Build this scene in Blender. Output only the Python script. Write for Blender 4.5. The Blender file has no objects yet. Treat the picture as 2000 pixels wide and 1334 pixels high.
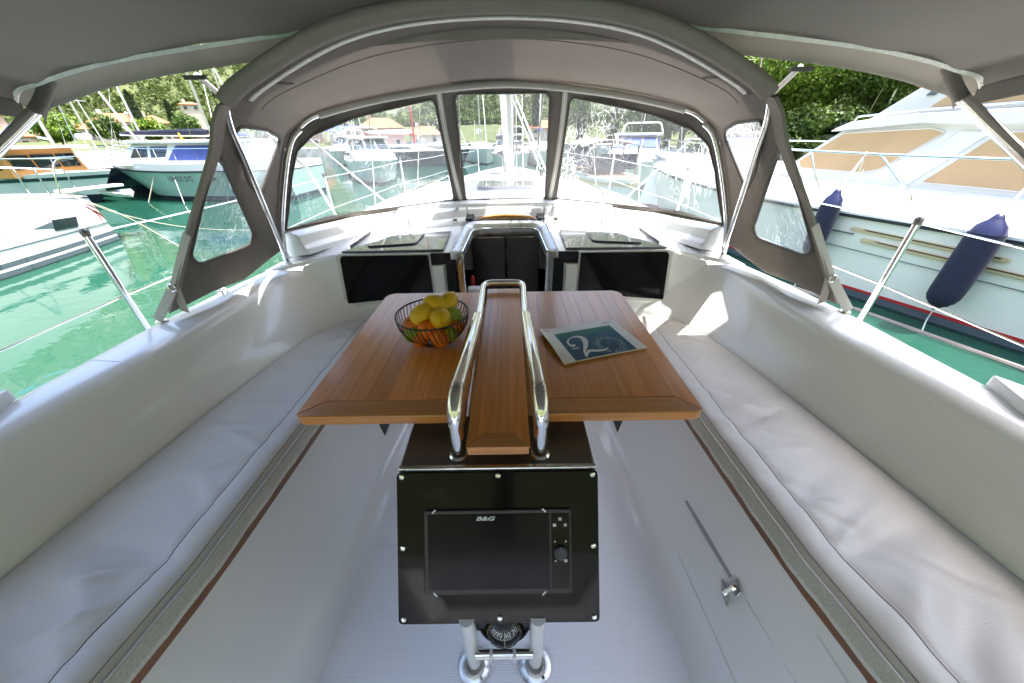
import bpy, math, random
import numpy as np
from mathutils import Vector, Matrix, noise as mnoise
from mathutils.geometry import delaunay_2d_cdt
scene = bpy.context.scene
R = math.radians
# ------------------------------------------------------------------ camera
CAM = Vector((0.0, 0.0, 2.15)); PITCH = R(31.5); ROLL = R(0.8)
cam = bpy.data.cameras.new('camera'); cam.lens = 12.0; cam.sensor_width = 36.0
cam.clip_start = 0.02; cam.clip_end = 5000
cam_ob = bpy.data.objects.new('camera', cam); scene.collection.objects.link(cam_ob)
_r0 = Vector((1, 0, 0)); _u0 = Vector((0, math.sin(PITCH), math.cos(PITCH))); _f = Vector((0, math.cos(PITCH), -math.sin(PITCH)))
_r = _r0 * math.cos(ROLL) - _u0 * math.sin(ROLL); _u = _u0 * math.cos(ROLL) + _r0 * math.sin(ROLL)
_m = Matrix((( _r.x, _u.x, -_f.x, CAM.x), (_r.y, _u.y, -_f.y, CAM.y), (_r.z, _u.z, -_f.z, CAM.z), (0, 0, 0, 1)))
cam_ob.matrix_world = _m; scene.camera = cam_ob
# ------------------------------------------------------------------ sky and sun
SUN_EL, SUN_AZ = 73.0, 90.0        # azimuth measured from +Y (ahead) towards +X (starboard)
world = bpy.data.worlds.new('World'); scene.world = world; world.use_nodes = True
wn = world.node_tree.nodes; wl = world.node_tree.links
bg = wn['Background']; sky = wn.new('ShaderNodeTexSky'); sky.sky_type = 'NISHITA'; sky.sun_disc = False
sky.sun_elevation = R(SUN_EL); sky.sun_rotation = R(SUN_AZ); sky.altitude = 20; sky.dust_density = 4.0
bg.inputs['Strength'].default_value = 0.15; wl.new(sky.outputs[0], bg.inputs[0])
sun = bpy.data.lights.new('sun', 'SUN'); sun.energy = 2.0; sun.angle = R(0.55); sun.color = (1, 0.955, 0.88)
sun_ob = bpy.data.objects.new('sun', sun); scene.collection.objects.link(sun_ob)
_sd = Vector((math.sin(R(SUN_AZ)) * math.cos(R(SUN_EL)), math.cos(R(SUN_AZ)) * math.cos(R(SUN_EL)), math.sin(R(SUN_EL))))
sun_ob.rotation_euler = (-_sd).to_track_quat('-Z', 'Y').to_euler()
scene.view_settings.view_transform = 'Standard'; scene.view_settings.look = 'None'
scene.view_settings.exposure = 2.7; scene.view_settings.gamma = 1.0
scene.render.engine = 'CYCLES'
scene.cycles.use_denoising = True
scene.cycles.max_bounces = 10; scene.cycles.diffuse_bounces = 5; scene.cycles.glossy_bounces = 5
scene.cycles.transparent_max_bounces = 16; scene.cycles.transmission_bounces = 6
scene.cycles.sample_clamp_indirect = 8.0; scene.cycles.caustics_reflective = False; scene.cycles.caustics_refractive = False
random.seed(7); rng = np.random.default_rng(11)

# ------------------------------------------------------------------ materials
def nmat(name):
    m = bpy.data.materials.new(name); m.use_nodes = True
    nt = m.node_tree; return m, nt, nt.nodes['Principled BSDF']
def mat(name, col, rough=0.5, metal=0.0, var=0.0, vscale=6.0, bump=0.0, bscale=40.0, coat=0.0, spec=0.5, objvar=0.0, detail=4.0,
        stretch=(1, 1, 1), rvar=0.0, trans=0.0, sheen=0.0, tcol=None):
    m, nt, b = nmat(name); N = nt.nodes; L = nt.links
    b.inputs['Base Color'].default_value = (*col, 1); b.inputs['Roughness'].default_value = rough
    b.inputs['Metallic'].default_value = metal; b.inputs['Coat Weight'].default_value = coat
    b.inputs['Specular IOR Level'].default_value = spec; b.inputs['Sheen Weight'].default_value = sheen
    tc = N.new('ShaderNodeTexCoord'); mp = N.new('ShaderNodeMapping'); mp.inputs['Scale'].default_value = stretch
    L.new(tc.outputs['Object'], mp.inputs[0])
    if var or rvar:
        nz = N.new('ShaderNodeTexNoise'); nz.inputs['Scale'].default_value = vscale; nz.inputs['Detail'].default_value = detail
        L.new(mp.outputs[0], nz.inputs['Vector'])
    last = None
    if var:
        mr = N.new('ShaderNodeMapRange'); mr.inputs['From Min'].default_value = 0.25; mr.inputs['From Max'].default_value = 0.75
        mr.inputs['To Min'].default_value = 1 - var; mr.inputs['To Max'].default_value = 1 + var
        L.new(nz.outputs['Fac'], mr.inputs['Value'])
        hs = N.new('ShaderNodeHueSaturation'); hs.inputs['Color'].default_value = (*col, 1)
        L.new(mr.outputs[0], hs.inputs['Value']); last = hs
    if objvar:
        oi = N.new('ShaderNodeObjectInfo'); m2 = N.new('ShaderNodeMapRange')
        m2.inputs['To Min'].default_value = 1 - objvar; m2.inputs['To Max'].default_value = 1 + objvar
        L.new(oi.outputs['Random'], m2.inputs['Value'])
        h2 = N.new('ShaderNodeHueSaturation'); h2.inputs['Color'].default_value = (*col, 1)
        if last: L.new(last.outputs[0], h2.inputs['Color'])
        L.new(m2.outputs[0], h2.inputs['Value']); last = h2
    if last: L.new(last.outputs[0], b.inputs['Base Color'])
    if rvar:
        m3 = N.new('ShaderNodeMapRange'); m3.inputs['To Min'].default_value = max(0.02, rough - rvar); m3.inputs['To Max'].default_value = rough + rvar
        L.new(nz.outputs['Fac'], m3.inputs['Value']); L.new(m3.outputs[0], b.inputs['Roughness'])
    if bump:
        n2 = N.new('ShaderNodeTexNoise'); n2.inputs['Scale'].default_value = bscale; n2.inputs['Detail'].default_value = 3
        L.new(mp.outputs[0], n2.inputs['Vector'])
        bp = N.new('ShaderNodeBump'); bp.inputs['Strength'].default_value = min(1, bump); bp.inputs['Distance'].default_value = 0.004
        L.new(n2.outputs['Fac'], bp.inputs['Height']); L.new(bp.outputs[0], b.inputs['Normal'])
    if trans:
        tr = N.new('ShaderNodeBsdfTranslucent'); mx = N.new('ShaderNodeMixShader'); mx.inputs[0].default_value = trans
        tr.inputs['Color'].default_value = (*col, 1)
        if tcol: tr.inputs['Color'].default_value = (*tcol, 1)
        elif last: L.new(last.outputs[0], tr.inputs['Color'])
        L.new(b.outputs[0], mx.inputs[1]); L.new(tr.outputs[0], mx.inputs[2]); L.new(mx.outputs[0], N['Material Output'].inputs[0])
    return m
M = {}
M['gelcoat'] = mat('gelcoat', (0.84, 0.845, 0.85), 0.2, var=0.035, vscale=2.2, coat=0.5, rvar=0.09, detail=8)
M['gel_side'] = mat('gel_side', (0.78, 0.785, 0.79), 0.3, var=0.03, vscale=2)
M['white'] = mat('white_paint', (0.66, 0.66, 0.65), 0.25, var=0.03, vscale=1.0, coat=0.2)
M['cream'] = mat('cream_gelcoat', (0.74, 0.725, 0.65), 0.25, var=0.05, vscale=1.2, coat=0.2)
M['steel'] = mat('polished_steel', (0.78, 0.78, 0.77), 0.07, 1.0, rvar=0.03, vscale=9)
M['steel_dull'] = mat('brushed_steel', (0.17, 0.165, 0.155), 0.34, 0.8, rvar=0.1, vscale=20, bump=0.15, bscale=60)
M['black_gloss'] = mat('black_acrylic', (0.004, 0.004, 0.005), 0.07, spec=0.16)
M['black_screen'] = mat('screen_glass', (0.006, 0.003, 0.011), 0.12, spec=0.16)
M['black_soft'] = mat('black_plastic', (0.012, 0.012, 0.014), 0.4, bump=0.1, bscale=300)
M['smoked'] = mat('smoked_lid', (0.10, 0.105, 0.12), 0.08, coat=0.5, rvar=0.04, vscale=5)
M['canvas'] = mat('taupe_canvas', (0.155, 0.138, 0.119), 0.9, var=0.08, vscale=5, bump=0.5, bscale=500, sheen=0.2, trans=0.30, tcol=(0.215, 0.202, 0.186))
M['canvas_in'] = mat('taupe_canvas_lining', (0.225, 0.193, 0.163), 0.9, var=0.08, vscale=3, bump=0.5, bscale=450, trans=0.38, tcol=(0.29, 0.268, 0.244))
M['canvas_lt'] = mat('light_taupe_binding', (0.33, 0.29, 0.245), 0.85, var=0.08, vscale=8, bump=0.4, bscale=500, trans=0.22, tcol=(0.31, 0.29, 0.265))
M['zip'] = mat('cream_zip_tape', (0.80, 0.77, 0.70), 0.8, var=0.12, vscale=60, bump=0.8, bscale=220)
M['strap'] = mat('webbing_strap', (0.55, 0.52, 0.47), 0.85, bump=0.6, bscale=400)
M['vinyl_seat'] = mat('grey_vinyl', (0.60, 0.575, 0.535), 0.34, var=0.08, vscale=3, bump=0.2, bscale=320, rvar=0.08)
M['seat_band'] = mat('grey_vinyl_band', (0.52, 0.50, 0.46), 0.5, var=0.08, vscale=14, bump=0.5, bscale=500)
M['seat_mesh'] = mat('grey_mesh_edge', (0.72, 0.71, 0.66), 0.85, var=0.15, vscale=200, bump=0.9, bscale=600)
M['thread'] = mat('dark_thread', (0.10, 0.10, 0.10), 0.8)
M['rope_w'] = mat('white_rope', (0.62, 0.60, 0.55), 0.8, var=0.15, vscale=80, bump=0.8, bscale=250)
M['rope_y'] = mat('tan_rope', (0.42, 0.38, 0.28), 0.85, var=0.15, vscale=60)
M['navy'] = mat('navy_cover', (0.006, 0.008, 0.028), 0.8, var=0.2, vscale=8, bump=0.5, bscale=160, sheen=0.05)
M['navy_gloss'] = mat('navy_vinyl', (0.012, 0.014, 0.06), 0.3)
M['tan_cover'] = mat('tan_window_cover', (0.50, 0.335, 0.185), 0.8, var=0.06, vscale=3, bump=0.4, bscale=120)
M['slate'] = mat('slate_stripe', (0.075, 0.10, 0.115), 0.3)
M['red'] = mat('red_stripe', (0.42, 0.02, 0.025), 0.35)
M['antifoul'] = mat('dark_antifouling', (0.012, 0.016, 0.018), 0.7)
M['ochre'] = mat('ochre_recess', (0.47, 0.38, 0.22), 0.5)
M['gold_dark'] = mat('dark_slot', (0.05, 0.03, 0.015), 0.6)
M['navy_hull'] = mat('navy_hull', (0.012, 0.018, 0.032), 0.2, coat=0.4)
M['green_hull'] = mat('pale_green_hull', (0.30, 0.43, 0.37), 0.25, var=0.05, vscale=0.6, coat=0.2)
M['blue_canvas'] = mat('blue_canvas', (0.055, 0.085, 0.30), 0.8, var=0.1, vscale=3)
M['glass_dark'] = mat('dark_window', (0.012, 0.02, 0.022), 0.05, coat=0.3)
M['alu'] = mat('anodised_aluminium', (0.62, 0.62, 0.60), 0.35, 0.85)
M['wood_or'] = mat('varnished_cabin_wood', (0.42, 0.20, 0.05), 0.35, var=0.2, vscale=10, stretch=(1, 6, 6))
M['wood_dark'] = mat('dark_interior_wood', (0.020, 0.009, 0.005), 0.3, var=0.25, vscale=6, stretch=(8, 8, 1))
M['lemon'] = mat('lemon_skin', (0.78, 0.49, 0.012), 0.38, var=0.12, vscale=8, bump=0.4, bscale=160)
M['orange'] = mat('orange_skin', (0.80, 0.19, 0.008), 0.38, var=0.08, vscale=8, bump=0.45, bscale=190)
M['lime'] = mat('lime_skin', (0.30, 0.38, 0.03), 0.36, var=0.15, vscale=8, bump=0.35, bscale=160)
M['stalk'] = mat('stalk', (0.16, 0.12, 0.04), 0.8)
M['paper'] = mat('coated_paper', (0.78, 0.78, 0.80), 0.3)
M['ink_red'] = mat('red_ink', (0.5, 0.03, 0.06), 0.4)
M['print_white'] = mat('white_print', (0.75, 0.77, 0.80), 0.4)
M['print_grey'] = mat('grey_print', (0.55, 0.60, 0.66), 0.4)
M['yellow_mark'] = mat('yellow_mark', (0.6, 0.52, 0.15), 0.5)
M['stucco'] = mat('pale_stucco', (0.45, 0.41, 0.36), 0.9, var=0.08, vscale=0.7, objvar=0.08)
M['stucco_pk'] = mat('pink_stucco', (0.44, 0.31, 0.27), 0.9, var=0.08, vscale=0.7)
M['stone'] = mat('grey_stone', (0.33, 0.32, 0.30), 0.95, var=0.2, vscale=1.5, bump=0.8, bscale=6)
M['roof'] = mat('terracotta_roof', (0.34, 0.12, 0.06), 0.9, var=0.2, vscale=2.5, objvar=0.1)
M['shutter'] = mat('window_dark', (0.05, 0.055, 0.05), 0.4)
M['bark'] = mat('bark', (0.10, 0.075, 0.05), 0.95, var=0.3, vscale=8, bump=0.8, bscale=20)
M['wood_brown'] = mat('weathered_timber', (0.16, 0.10, 0.06), 0.85, var=0.2, vscale=5)
M['tarp'] = mat('grey_tarp', (0.20, 0.17, 0.15), 0.8, var=0.2, vscale=3)

def leaf_mat(name, c1, c2, scale=0.5, tr=0.35):
    m, nt, b = nmat(name); N = nt.nodes; L = nt.links
    ge = N.new('ShaderNodeNewGeometry'); nz = N.new('ShaderNodeTexNoise'); nz.inputs['Scale'].default_value = scale; nz.inputs['Detail'].default_value = 5
    L.new(ge.outputs['Position'], nz.inputs['Vector'])
    ad = N.new('ShaderNodeMath'); ad.operation = 'MULTIPLY_ADD'; ad.inputs[1].default_value = 0.55
    L.new(ge.outputs['Random Per Island'], ad.inputs[0]); L.new(nz.outputs['Fac'], ad.inputs[2])
    cr = N.new('ShaderNodeValToRGB'); cr.color_ramp.elements[0].position = 0.45; cr.color_ramp.elements[1].position = 1.05
    cr.color_ramp.elements[0].color = (*c1, 1); cr.color_ramp.elements[1].color = (*c2, 1)
    L.new(ad.outputs[0], cr.inputs[0]); L.new(cr.outputs[0], b.inputs['Base Color']); b.inputs['Roughness'].default_value = 0.55
    b.inputs['Specular IOR Level'].default_value = 0.3
    t = N.new('ShaderNodeBsdfTranslucent'); L.new(cr.outputs[0], t.inputs['Color'])
    mx = N.new('ShaderNodeMixShader'); mx.inputs[0].default_value = tr
    L.new(b.outputs[0], mx.inputs[1]); L.new(t.outputs[0], mx.inputs[2]); L.new(mx.outputs[0], N['Material Output'].inputs[0])
    return m
M['leaf_near'] = leaf_mat('leaves_bright', (0.035, 0.085, 0.010), (0.20, 0.30, 0.035), 0.4)
M['leaf_dark'] = leaf_mat('leaves_dark', (0.028, 0.062, 0.013), (0.12, 0.19, 0.035), 0.4)
M['leaf_hill'] = leaf_mat('leaves_hill', (0.055, 0.088, 0.018), (0.105, 0.14, 0.033), 0.045, 0.35)
M['leaf_cyp'] = leaf_mat('leaves_cypress', (0.012, 0.03, 0.012), (0.04, 0.07, 0.025), 0.8, 0.1)

def teak(name, c1, c2, rough=0.33, along='Y'):
    m, nt, b = nmat(name); N = nt.nodes; L = nt.links
    tc = N.new('ShaderNodeTexCoord'); mp = N.new('ShaderNodeMapping')
    mp.inputs['Scale'].default_value = {'Y': (90, 3.5, 90), 'X': (3.5, 90, 90)}[along]
    oi = N.new('ShaderNodeObjectInfo'); cb = N.new('ShaderNodeCombineXYZ')
    mu = N.new('ShaderNodeMath'); mu.operation = 'MULTIPLY'; mu.inputs[1].default_value = 37.0
    L.new(oi.outputs['Random'], mu.inputs[0]); L.new(mu.outputs[0], cb.inputs[2]); L.new(mu.outputs[0], cb.inputs[0])
    L.new(tc.outputs['Object'], mp.inputs[0]); L.new(cb.outputs[0], mp.inputs['Location'])
    nz = N.new('ShaderNodeTexNoise'); nz.inputs['Scale'].default_value = 1.0; nz.inputs['Detail'].default_value = 7; nz.inputs['Distortion'].default_value = 0.4
    L.new(mp.outputs[0], nz.inputs['Vector'])
    cr = N.new('ShaderNodeValToRGB'); e = cr.color_ramp.elements; e[0].position = 0.18; e[1].position = 0.85
    e[0].color = (*c1, 1); e[1].color = (*c2, 1); L.new(nz.outputs['Fac'], cr.inputs[0])
    hs = N.new('ShaderNodeHueSaturation'); mr = N.new('ShaderNodeMapRange'); mr.inputs['To Min'].default_value = 0.80; mr.inputs['To Max'].default_value = 1.20
    L.new(oi.outputs['Random'], mr.inputs[0]); L.new(mr.outputs[0], hs.inputs['Value']); L.new(cr.outputs[0], hs.inputs['Color'])
    L.new(hs.outputs[0], b.inputs['Base Color']); b.inputs['Roughness'].default_value = rough; b.inputs['Coat Weight'].default_value = 0.55
    b.inputs['Coat Roughness'].default_value = 0.2
    bp = N.new('ShaderNodeBump'); bp.inputs['Strength'].default_value = 0.12; bp.inputs['Distance'].default_value = 0.001
    L.new(nz.outputs['Fac'], bp.inputs['Height']); L.new(bp.outputs[0], b.inputs['Normal'])
    return m
M['teak'] = teak('oiled_teak', (0.56, 0.175, 0.026), (0.86, 0.35, 0.07))
M['teak_x'] = teak('oiled_teak_cross', (0.50, 0.19, 0.04), (0.78, 0.34, 0.09), along='X')
M['teak_dark'] = teak('teak_trim', (0.12, 0.045, 0.015), (0.24, 0.095, 0.03))

def nonslip():
    m, nt, b = nmat('nonslip_sole'); N = nt.nodes; L = nt.links
    b.inputs['Base Color'].default_value = (0.80, 0.81, 0.83, 1); b.inputs['Roughness'].default_value = 0.4
    tc = N.new('ShaderNodeTexCoord'); w = N.new('ShaderNodeTexWave'); w.wave_type = 'BANDS'; w.bands_direction = 'Y'
    w.inputs['Scale'].default_value = 52.0; L.new(tc.outputs['Object'], w.inputs['Vector'])
    bp = N.new('ShaderNodeBump'); bp.inputs['Strength'].default_value = 0.32; bp.inputs['Distance'].default_value = 0.002
    L.new(w.outputs['Fac'], bp.inputs['Height']); L.new(bp.outputs[0], b.inputs['Normal'])
    return m
M['nonslip'] = nonslip()

def clear_vinyl(name, haze, streak, seed, tint=(0.80, 0.84, 0.86)):
    """flexible clear window sheet: see-through with reflections, creases and a milky bloom"""
    m, nt, b = nmat(name); N = nt.nodes; L = nt.links
    tc = N.new('ShaderNodeTexCoord'); mp = N.new('ShaderNodeMapping'); mp.inputs['Scale'].default_value = (24, 24, 2.2); mp.inputs['Location'].default_value = (seed, seed * .7, 0)
    L.new(tc.outputs['Object'], mp.inputs[0])
    nz = N.new('ShaderNodeTexNoise'); nz.inputs['Scale'].default_value = 1.0; nz.inputs['Detail'].default_value = 3; nz.inputs['Distortion'].default_value = 1.2
    L.new(mp.outputs[0], nz.inputs['Vector'])
    rg = N.new('ShaderNodeMath'); rg.operation = 'SUBTRACT'; rg.inputs[1].default_value = 0.5; L.new(nz.outputs['Fac'], rg.inputs[0])
    ab = N.new('ShaderNodeMath'); ab.operation = 'ABSOLUTE'; L.new(rg.outputs[0], ab.inputs[0])
    cr = N.new('ShaderNodeMapRange'); cr.inputs['From Min'].default_value = 0.0; cr.inputs['From Max'].default_value = 0.035
    cr.inputs['To Min'].default_value = 1.0; cr.inputs['To Max'].default_value = 0.0; L.new(ab.outputs[0], cr.inputs[0])
    n2 = N.new('ShaderNodeTexNoise'); n2.inputs['Scale'].default_value = 3.0; n2.inputs['Detail'].default_value = 2; L.new(tc.outputs['Object'], n2.inputs['Vector'])
    m2 = N.new('ShaderNodeMapRange'); m2.inputs['From Min'].default_value = 0.42; m2.inputs['From Max'].default_value = 0.68; L.new(n2.outputs['Fac'], m2.inputs[0])
    mu = N.new('ShaderNodeMath'); mu.operation = 'MULTIPLY'; L.new(cr.outputs[0], mu.inputs[0]); L.new(m2.outputs[0], mu.inputs[1])
    fa = N.new('ShaderNodeMath'); fa.operation = 'MULTIPLY_ADD'; fa.inputs[1].default_value = streak; fa.inputs[2].default_value = haze; L.new(mu.outputs[0], fa.inputs[0])
    bp = N.new('ShaderNodeBump'); bp.inputs['Strength'].default_value = 0.5; bp.inputs['Distance'].default_value = 0.01; L.new(nz.outputs['Fac'], bp.inputs['Height'])
    tr = N.new('ShaderNodeBsdfTransparent'); tr.inputs[0].default_value = (*tint, 1)
    gl = N.new('ShaderNodeBsdfGlossy'); gl.inputs['Roughness'].default_value = 0.06; L.new(bp.outputs[0], gl.inputs['Normal'])
    lw = N.new('ShaderNodeLayerWeight'); lw.inputs['Blend'].default_value = 0.5; L.new(bp.outputs[0], lw.inputs['Normal'])
    pw = N.new('ShaderNodeMath'); pw.operation = 'POWER'; pw.inputs[1].default_value = 4.0; L.new(lw.outputs['Facing'], pw.inputs[0])
    fr = N.new('ShaderNodeMath'); fr.operation = 'MULTIPLY_ADD'; fr.inputs[1].default_value = 0.7; fr.inputs[2].default_value = 0.06; L.new(pw.outputs[0], fr.inputs[0])
    mx = N.new('ShaderNodeMixShader'); L.new(fr.outputs[0], mx.inputs[0]); L.new(tr.outputs[0], mx.inputs[1]); L.new(gl.outputs[0], mx.inputs[2])
    df = N.new('ShaderNodeBsdfDiffuse'); df.inputs[0].default_value = (0.85, 0.87, 0.9, 1)
    tl = N.new('ShaderNodeBsdfTranslucent'); tl.inputs[0].default_value = (0.85, 0.87, 0.9, 1)
    m3 = N.new('ShaderNodeMixShader'); m3.inputs[0].default_value = 0.6; L.new(df.outputs[0], m3.inputs[1]); L.new(tl.outputs[0], m3.inputs[2])
    m4 = N.new('ShaderNodeMixShader'); L.new(fa.outputs[0], m4.inputs[0]); L.new(mx.outputs[0], m4.inputs[1]); L.new(m3.outputs[0], m4.inputs[2])
    L.new(m4.outputs[0], N['Material Output'].inputs[0])
    return m
M['pane'] = clear_vinyl('clear_vinyl', 0.075, 0.5, 3.1)
M['pane_r'] = clear_vinyl('clear_vinyl_creased', 0.055, 0.7, 8.7)
M['pane_c'] = clear_vinyl('clear_vinyl_flat', 0.05, 0.25, 5.2)

def water_mat():
    m, nt, b = nmat('harbour_water'); N = nt.nodes; L = nt.links
    b.inputs['Base Color'].default_value = (0.008, 0.17, 0.105, 1); b.inputs['Roughness'].default_value = 0.03; b.inputs['IOR'].default_value = 1.33
    ge = N.new('ShaderNodeNewGeometry')
    nb = N.new('ShaderNodeTexNoise'); nb.inputs['Scale'].default_value = 0.12; nb.inputs['Detail'].default_value = 3; L.new(ge.outputs['Position'], nb.inputs['Vector'])
    cr = N.new('ShaderNodeValToRGB'); cr.color_ramp.elements[0].color = (0.007, 0.043, 0.030, 1); cr.color_ramp.elements[1].color = (0.015, 0.070, 0.045, 1)
    cr.color_ramp.elements[0].position = 0.3; cr.color_ramp.elements[1].position = 0.7
    L.new(nb.outputs['Fac'], cr.inputs[0]); L.new(cr.outputs[0], b.inputs['Base Color'])
    m1 = N.new('ShaderNodeMapping'); m1.inputs['Scale'].default_value = (1.0, 1.5, 1); m1.inputs['Rotation'].default_value = (0, 0, 0.5); L.new(ge.outputs['Position'], m1.inputs[0])
    n1 = N.new('ShaderNodeTexNoise'); n1.inputs['Scale'].default_value = 1.1; n1.inputs['Detail'].default_value = 3; n1.inputs['Distortion'].default_value = 0.6; L.new(m1.outputs[0], n1.inputs['Vector'])
    n2 = N.new('ShaderNodeTexNoise'); n2.inputs['Scale'].default_value = 5.5; n2.inputs['Detail'].default_value = 2; L.new(m1.outputs[0], n2.inputs['Vector'])
    a = N.new('ShaderNodeMath'); a.operation = 'MULTIPLY_ADD'; a.inputs[1].default_value = 0.10; L.new(n2.outputs['Fac'], a.inputs[0]); L.new(n1.outputs['Fac'], a.inputs[2])
    bp = N.new('ShaderNodeBump'); bp.inputs['Strength'].default_value = 0.26; bp.inputs['Distance'].default_value = 0.04
    L.new(a.outputs[0], bp.inputs['Height']); L.new(bp.outputs[0], b.inputs['Normal'])
    return m
M['water'] = water_mat()

def hill_mat():
    m, nt, b = nmat('hill_ground'); N = nt.nodes; L = nt.links
    ge = N.new('ShaderNodeNewGeometry'); sp = N.new('ShaderNodeSeparateXYZ'); L.new(ge.outputs['Position'], sp.inputs[0])
    nz = N.new('ShaderNodeTexNoise'); nz.inputs['Scale'].default_value = 0.06; nz.inputs['Detail'].default_value = 8; nz.inputs['Roughness'].default_value = 0.7; L.new(ge.outputs['Position'], nz.inputs['Vector'])
    cr = N.new('ShaderNodeValToRGB'); e = cr.color_ramp.elements; e[0].position = 0.40; e[0].color = (0.06, 0.08, 0.022, 1); e[1].position = 0.72; e[1].color = (0.22, 0.20, 0.165, 1)
    e2 = cr.color_ramp.elements.new(0.57); e2.color = (0.085, 0.095, 0.034, 1)
    hm = N.new('ShaderNodeMapRange'); hm.inputs['From Min'].default_value = 20; hm.inputs['From Max'].default_value = 160; hm.inputs['To Min'].default_value = -0.04; hm.inputs['To Max'].default_value = 0.14
    L.new(sp.outputs[2], hm.inputs[0]); ad = N.new('ShaderNodeMath'); L.new(nz.outputs['Fac'], ad.inputs[0]); L.new(hm.outputs[0], ad.inputs[1])
    L.new(ad.outputs[0], cr.inputs[0]); L.new(cr.outputs[0], b.inputs['Base Color']); b.inputs['Roughness'].default_value = 1
    return m
M['hill'] = hill_mat()

# ------------------------------------------------------------------ geometry helpers
class G:
    def __init__(s): s.v = []; s.f = []
    def add(s, vs, fs):
        k = len(s.v); s.v += [tuple(map(float, p)) for p in vs]; s.f += [tuple(i + k for i in f) for f in fs]; return s
    def box(s, x0, x1, y0, y1, z0, z1):
        return s.add([(x0,y0,z0),(x1,y0,z0),(x1,y1,z0),(x0,y1,z0),(x0,y0,z1),(x1,y0,z1),(x1,y1,z1),(x0,y1,z1)],
                     [(3,2,1,0),(4,5,6,7),(0,1,5,4),(1,2,6,5),(2,3,7,6),(3,0,4,7)])
    def obox(s, c, ax, ay, az):
        c, ax, ay, az = (Vector(q) for q in (c, ax, ay, az))
        P = [c + ax * i + ay * j + az * k for k in (-1, 1) for (i, j) in ((-1,-1),(1,-1),(1,1),(-1,1))]
        return s.add(P, [(3,2,1,0),(4,5,6,7),(0,1,5,4),(1,2,6,5),(2,3,7,6),(3,0,4,7)])
    def bar(s, a, b, w, t, up=(0, 0, 1)):
        a = Vector(a); b = Vector(b); d = b - a; u = d.cross(Vector(up)).normalized(); n = u.cross(d).normalized()
        return s.obox((a + b) / 2, d / 2, u * w / 2, n * t / 2)
    def prism(s, poly, vec):
        n = len(poly); vec = Vector(vec); P = [Vector(p) for p in poly]
        return s.add(P + [p + vec for p in P], [tuple(range(n - 1, -1, -1)), tuple(range(n, 2 * n))] + [(i, (i + 1) % n, n + (i + 1) % n, n + i) for i in range(n)])
    def loft(s, rings, closed=True, cap=True):
        n = len(rings[0]); vs = [p for r in rings for p in r]; fs = []
        for i in range(len(rings) - 1):
            for j in range(n if closed else n - 1):
                k = (j + 1) % n; fs.append((i*n+j, i*n+k, (i+1)*n+k, (i+1)*n+j))
        if cap and closed: fs += [tuple(range(n - 1, -1, -1)), tuple((len(rings)-1)*n + j for j in range(n))]
        return s.add(vs, fs)
    def tube(s, path, r, n=10, cap=True, flat=1.0):
        P = [Vector(p) for p in path]; m = len(P); rr = r if isinstance(r, (list, tuple)) else [r] * m
        rings = []; nrm = None
        for i in range(m):
            t = (P[min(i+1, m-1)] - P[max(i-1, 0)]).normalized()
            if nrm is None:
                nrm = t.cross(Vector((0,0,1)) if abs(t.z) < .9 else Vector((1,0,0))).normalized()
            else: nrm = (nrm - t * nrm.dot(t)).normalized()
            bi = t.cross(nrm)
            rings.append([P[i] + (nrm * math.cos(a) + bi * math.sin(a) * flat) * rr[i] for a in [2*math.pi*k/n for k in range(n)]])
        return s.loft(rings, True, cap)
    def rev(s, prof, n=20, c=(0,0,0), ax=(0,0,1)):
        c = Vector(c); ax = Vector(ax).normalized(); u = ax.cross(Vector((0,1,0)) if abs(ax.y) < .9 else Vector((1,0,0))).normalized(); w = ax.cross(u)
        rings = [[c + ax*h + (u*math.cos(2*math.pi*k/n) + w*math.sin(2*math.pi*k/n))*max(r, 1e-5) for k in range(n)] for r, h in prof]
        return s.loft(rings, True, True)
    def ball(s, c, r, n=14, sc=(1,1,1), m=9):
        c = Vector(c)
        rings = []
        for i in range(m + 1):
            ph = math.pi * i / m
            rings.append([c + Vector((max(math.sin(ph),1e-4)*math.cos(2*math.pi*k/n)*sc[0], max(math.sin(ph),1e-4)*math.sin(2*math.pi*k/n)*sc[1], -math.cos(ph)*sc[2]))*r for k in range(n)])
        return s.loft(rings, True, True)
    def grid(s, F, nu, nv):
        vs = [F(i/nu, j/nv) for i in range(nu+1) for j in range(nv+1)]
        return s.add(vs, [(i*(nv+1)+j, (i+1)*(nv+1)+j, (i+1)*(nv+1)+j+1, i*(nv+1)+j+1) for i in range(nu) for j in range(nv)])
    def slab(s, F, nu, nv, th):
        """grid with thickness th along -normal estimate given as vector"""
        th = Vector(th); n0 = len(s.v); s.grid(F, nu, nv); k = len(s.v) - n0; w = nv + 1
        top = s.v[n0:]; s.v += [tuple(Vector(p) - th) for p in top]
        s.f += [tuple(i + k for i in f[::-1]) for f in s.f[-nu*nv:]]
        rim = [(0, j) for j in range(nv)] + [(i, nv) for i in range(nu)] + [(nu, j) for j in range(nv, 0, -1)] + [(i, 0) for i in range(nu, 0, -1)]
        for a in range(len(rim)):
            p = rim[a]; q = rim[(a+1) % len(rim)]; i0 = n0 + p[0]*w + p[1]; i1 = n0 + q[0]*w + q[1]
            s.f.append((i0, i1, i1 + k, i0 + k))
        return s

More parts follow.
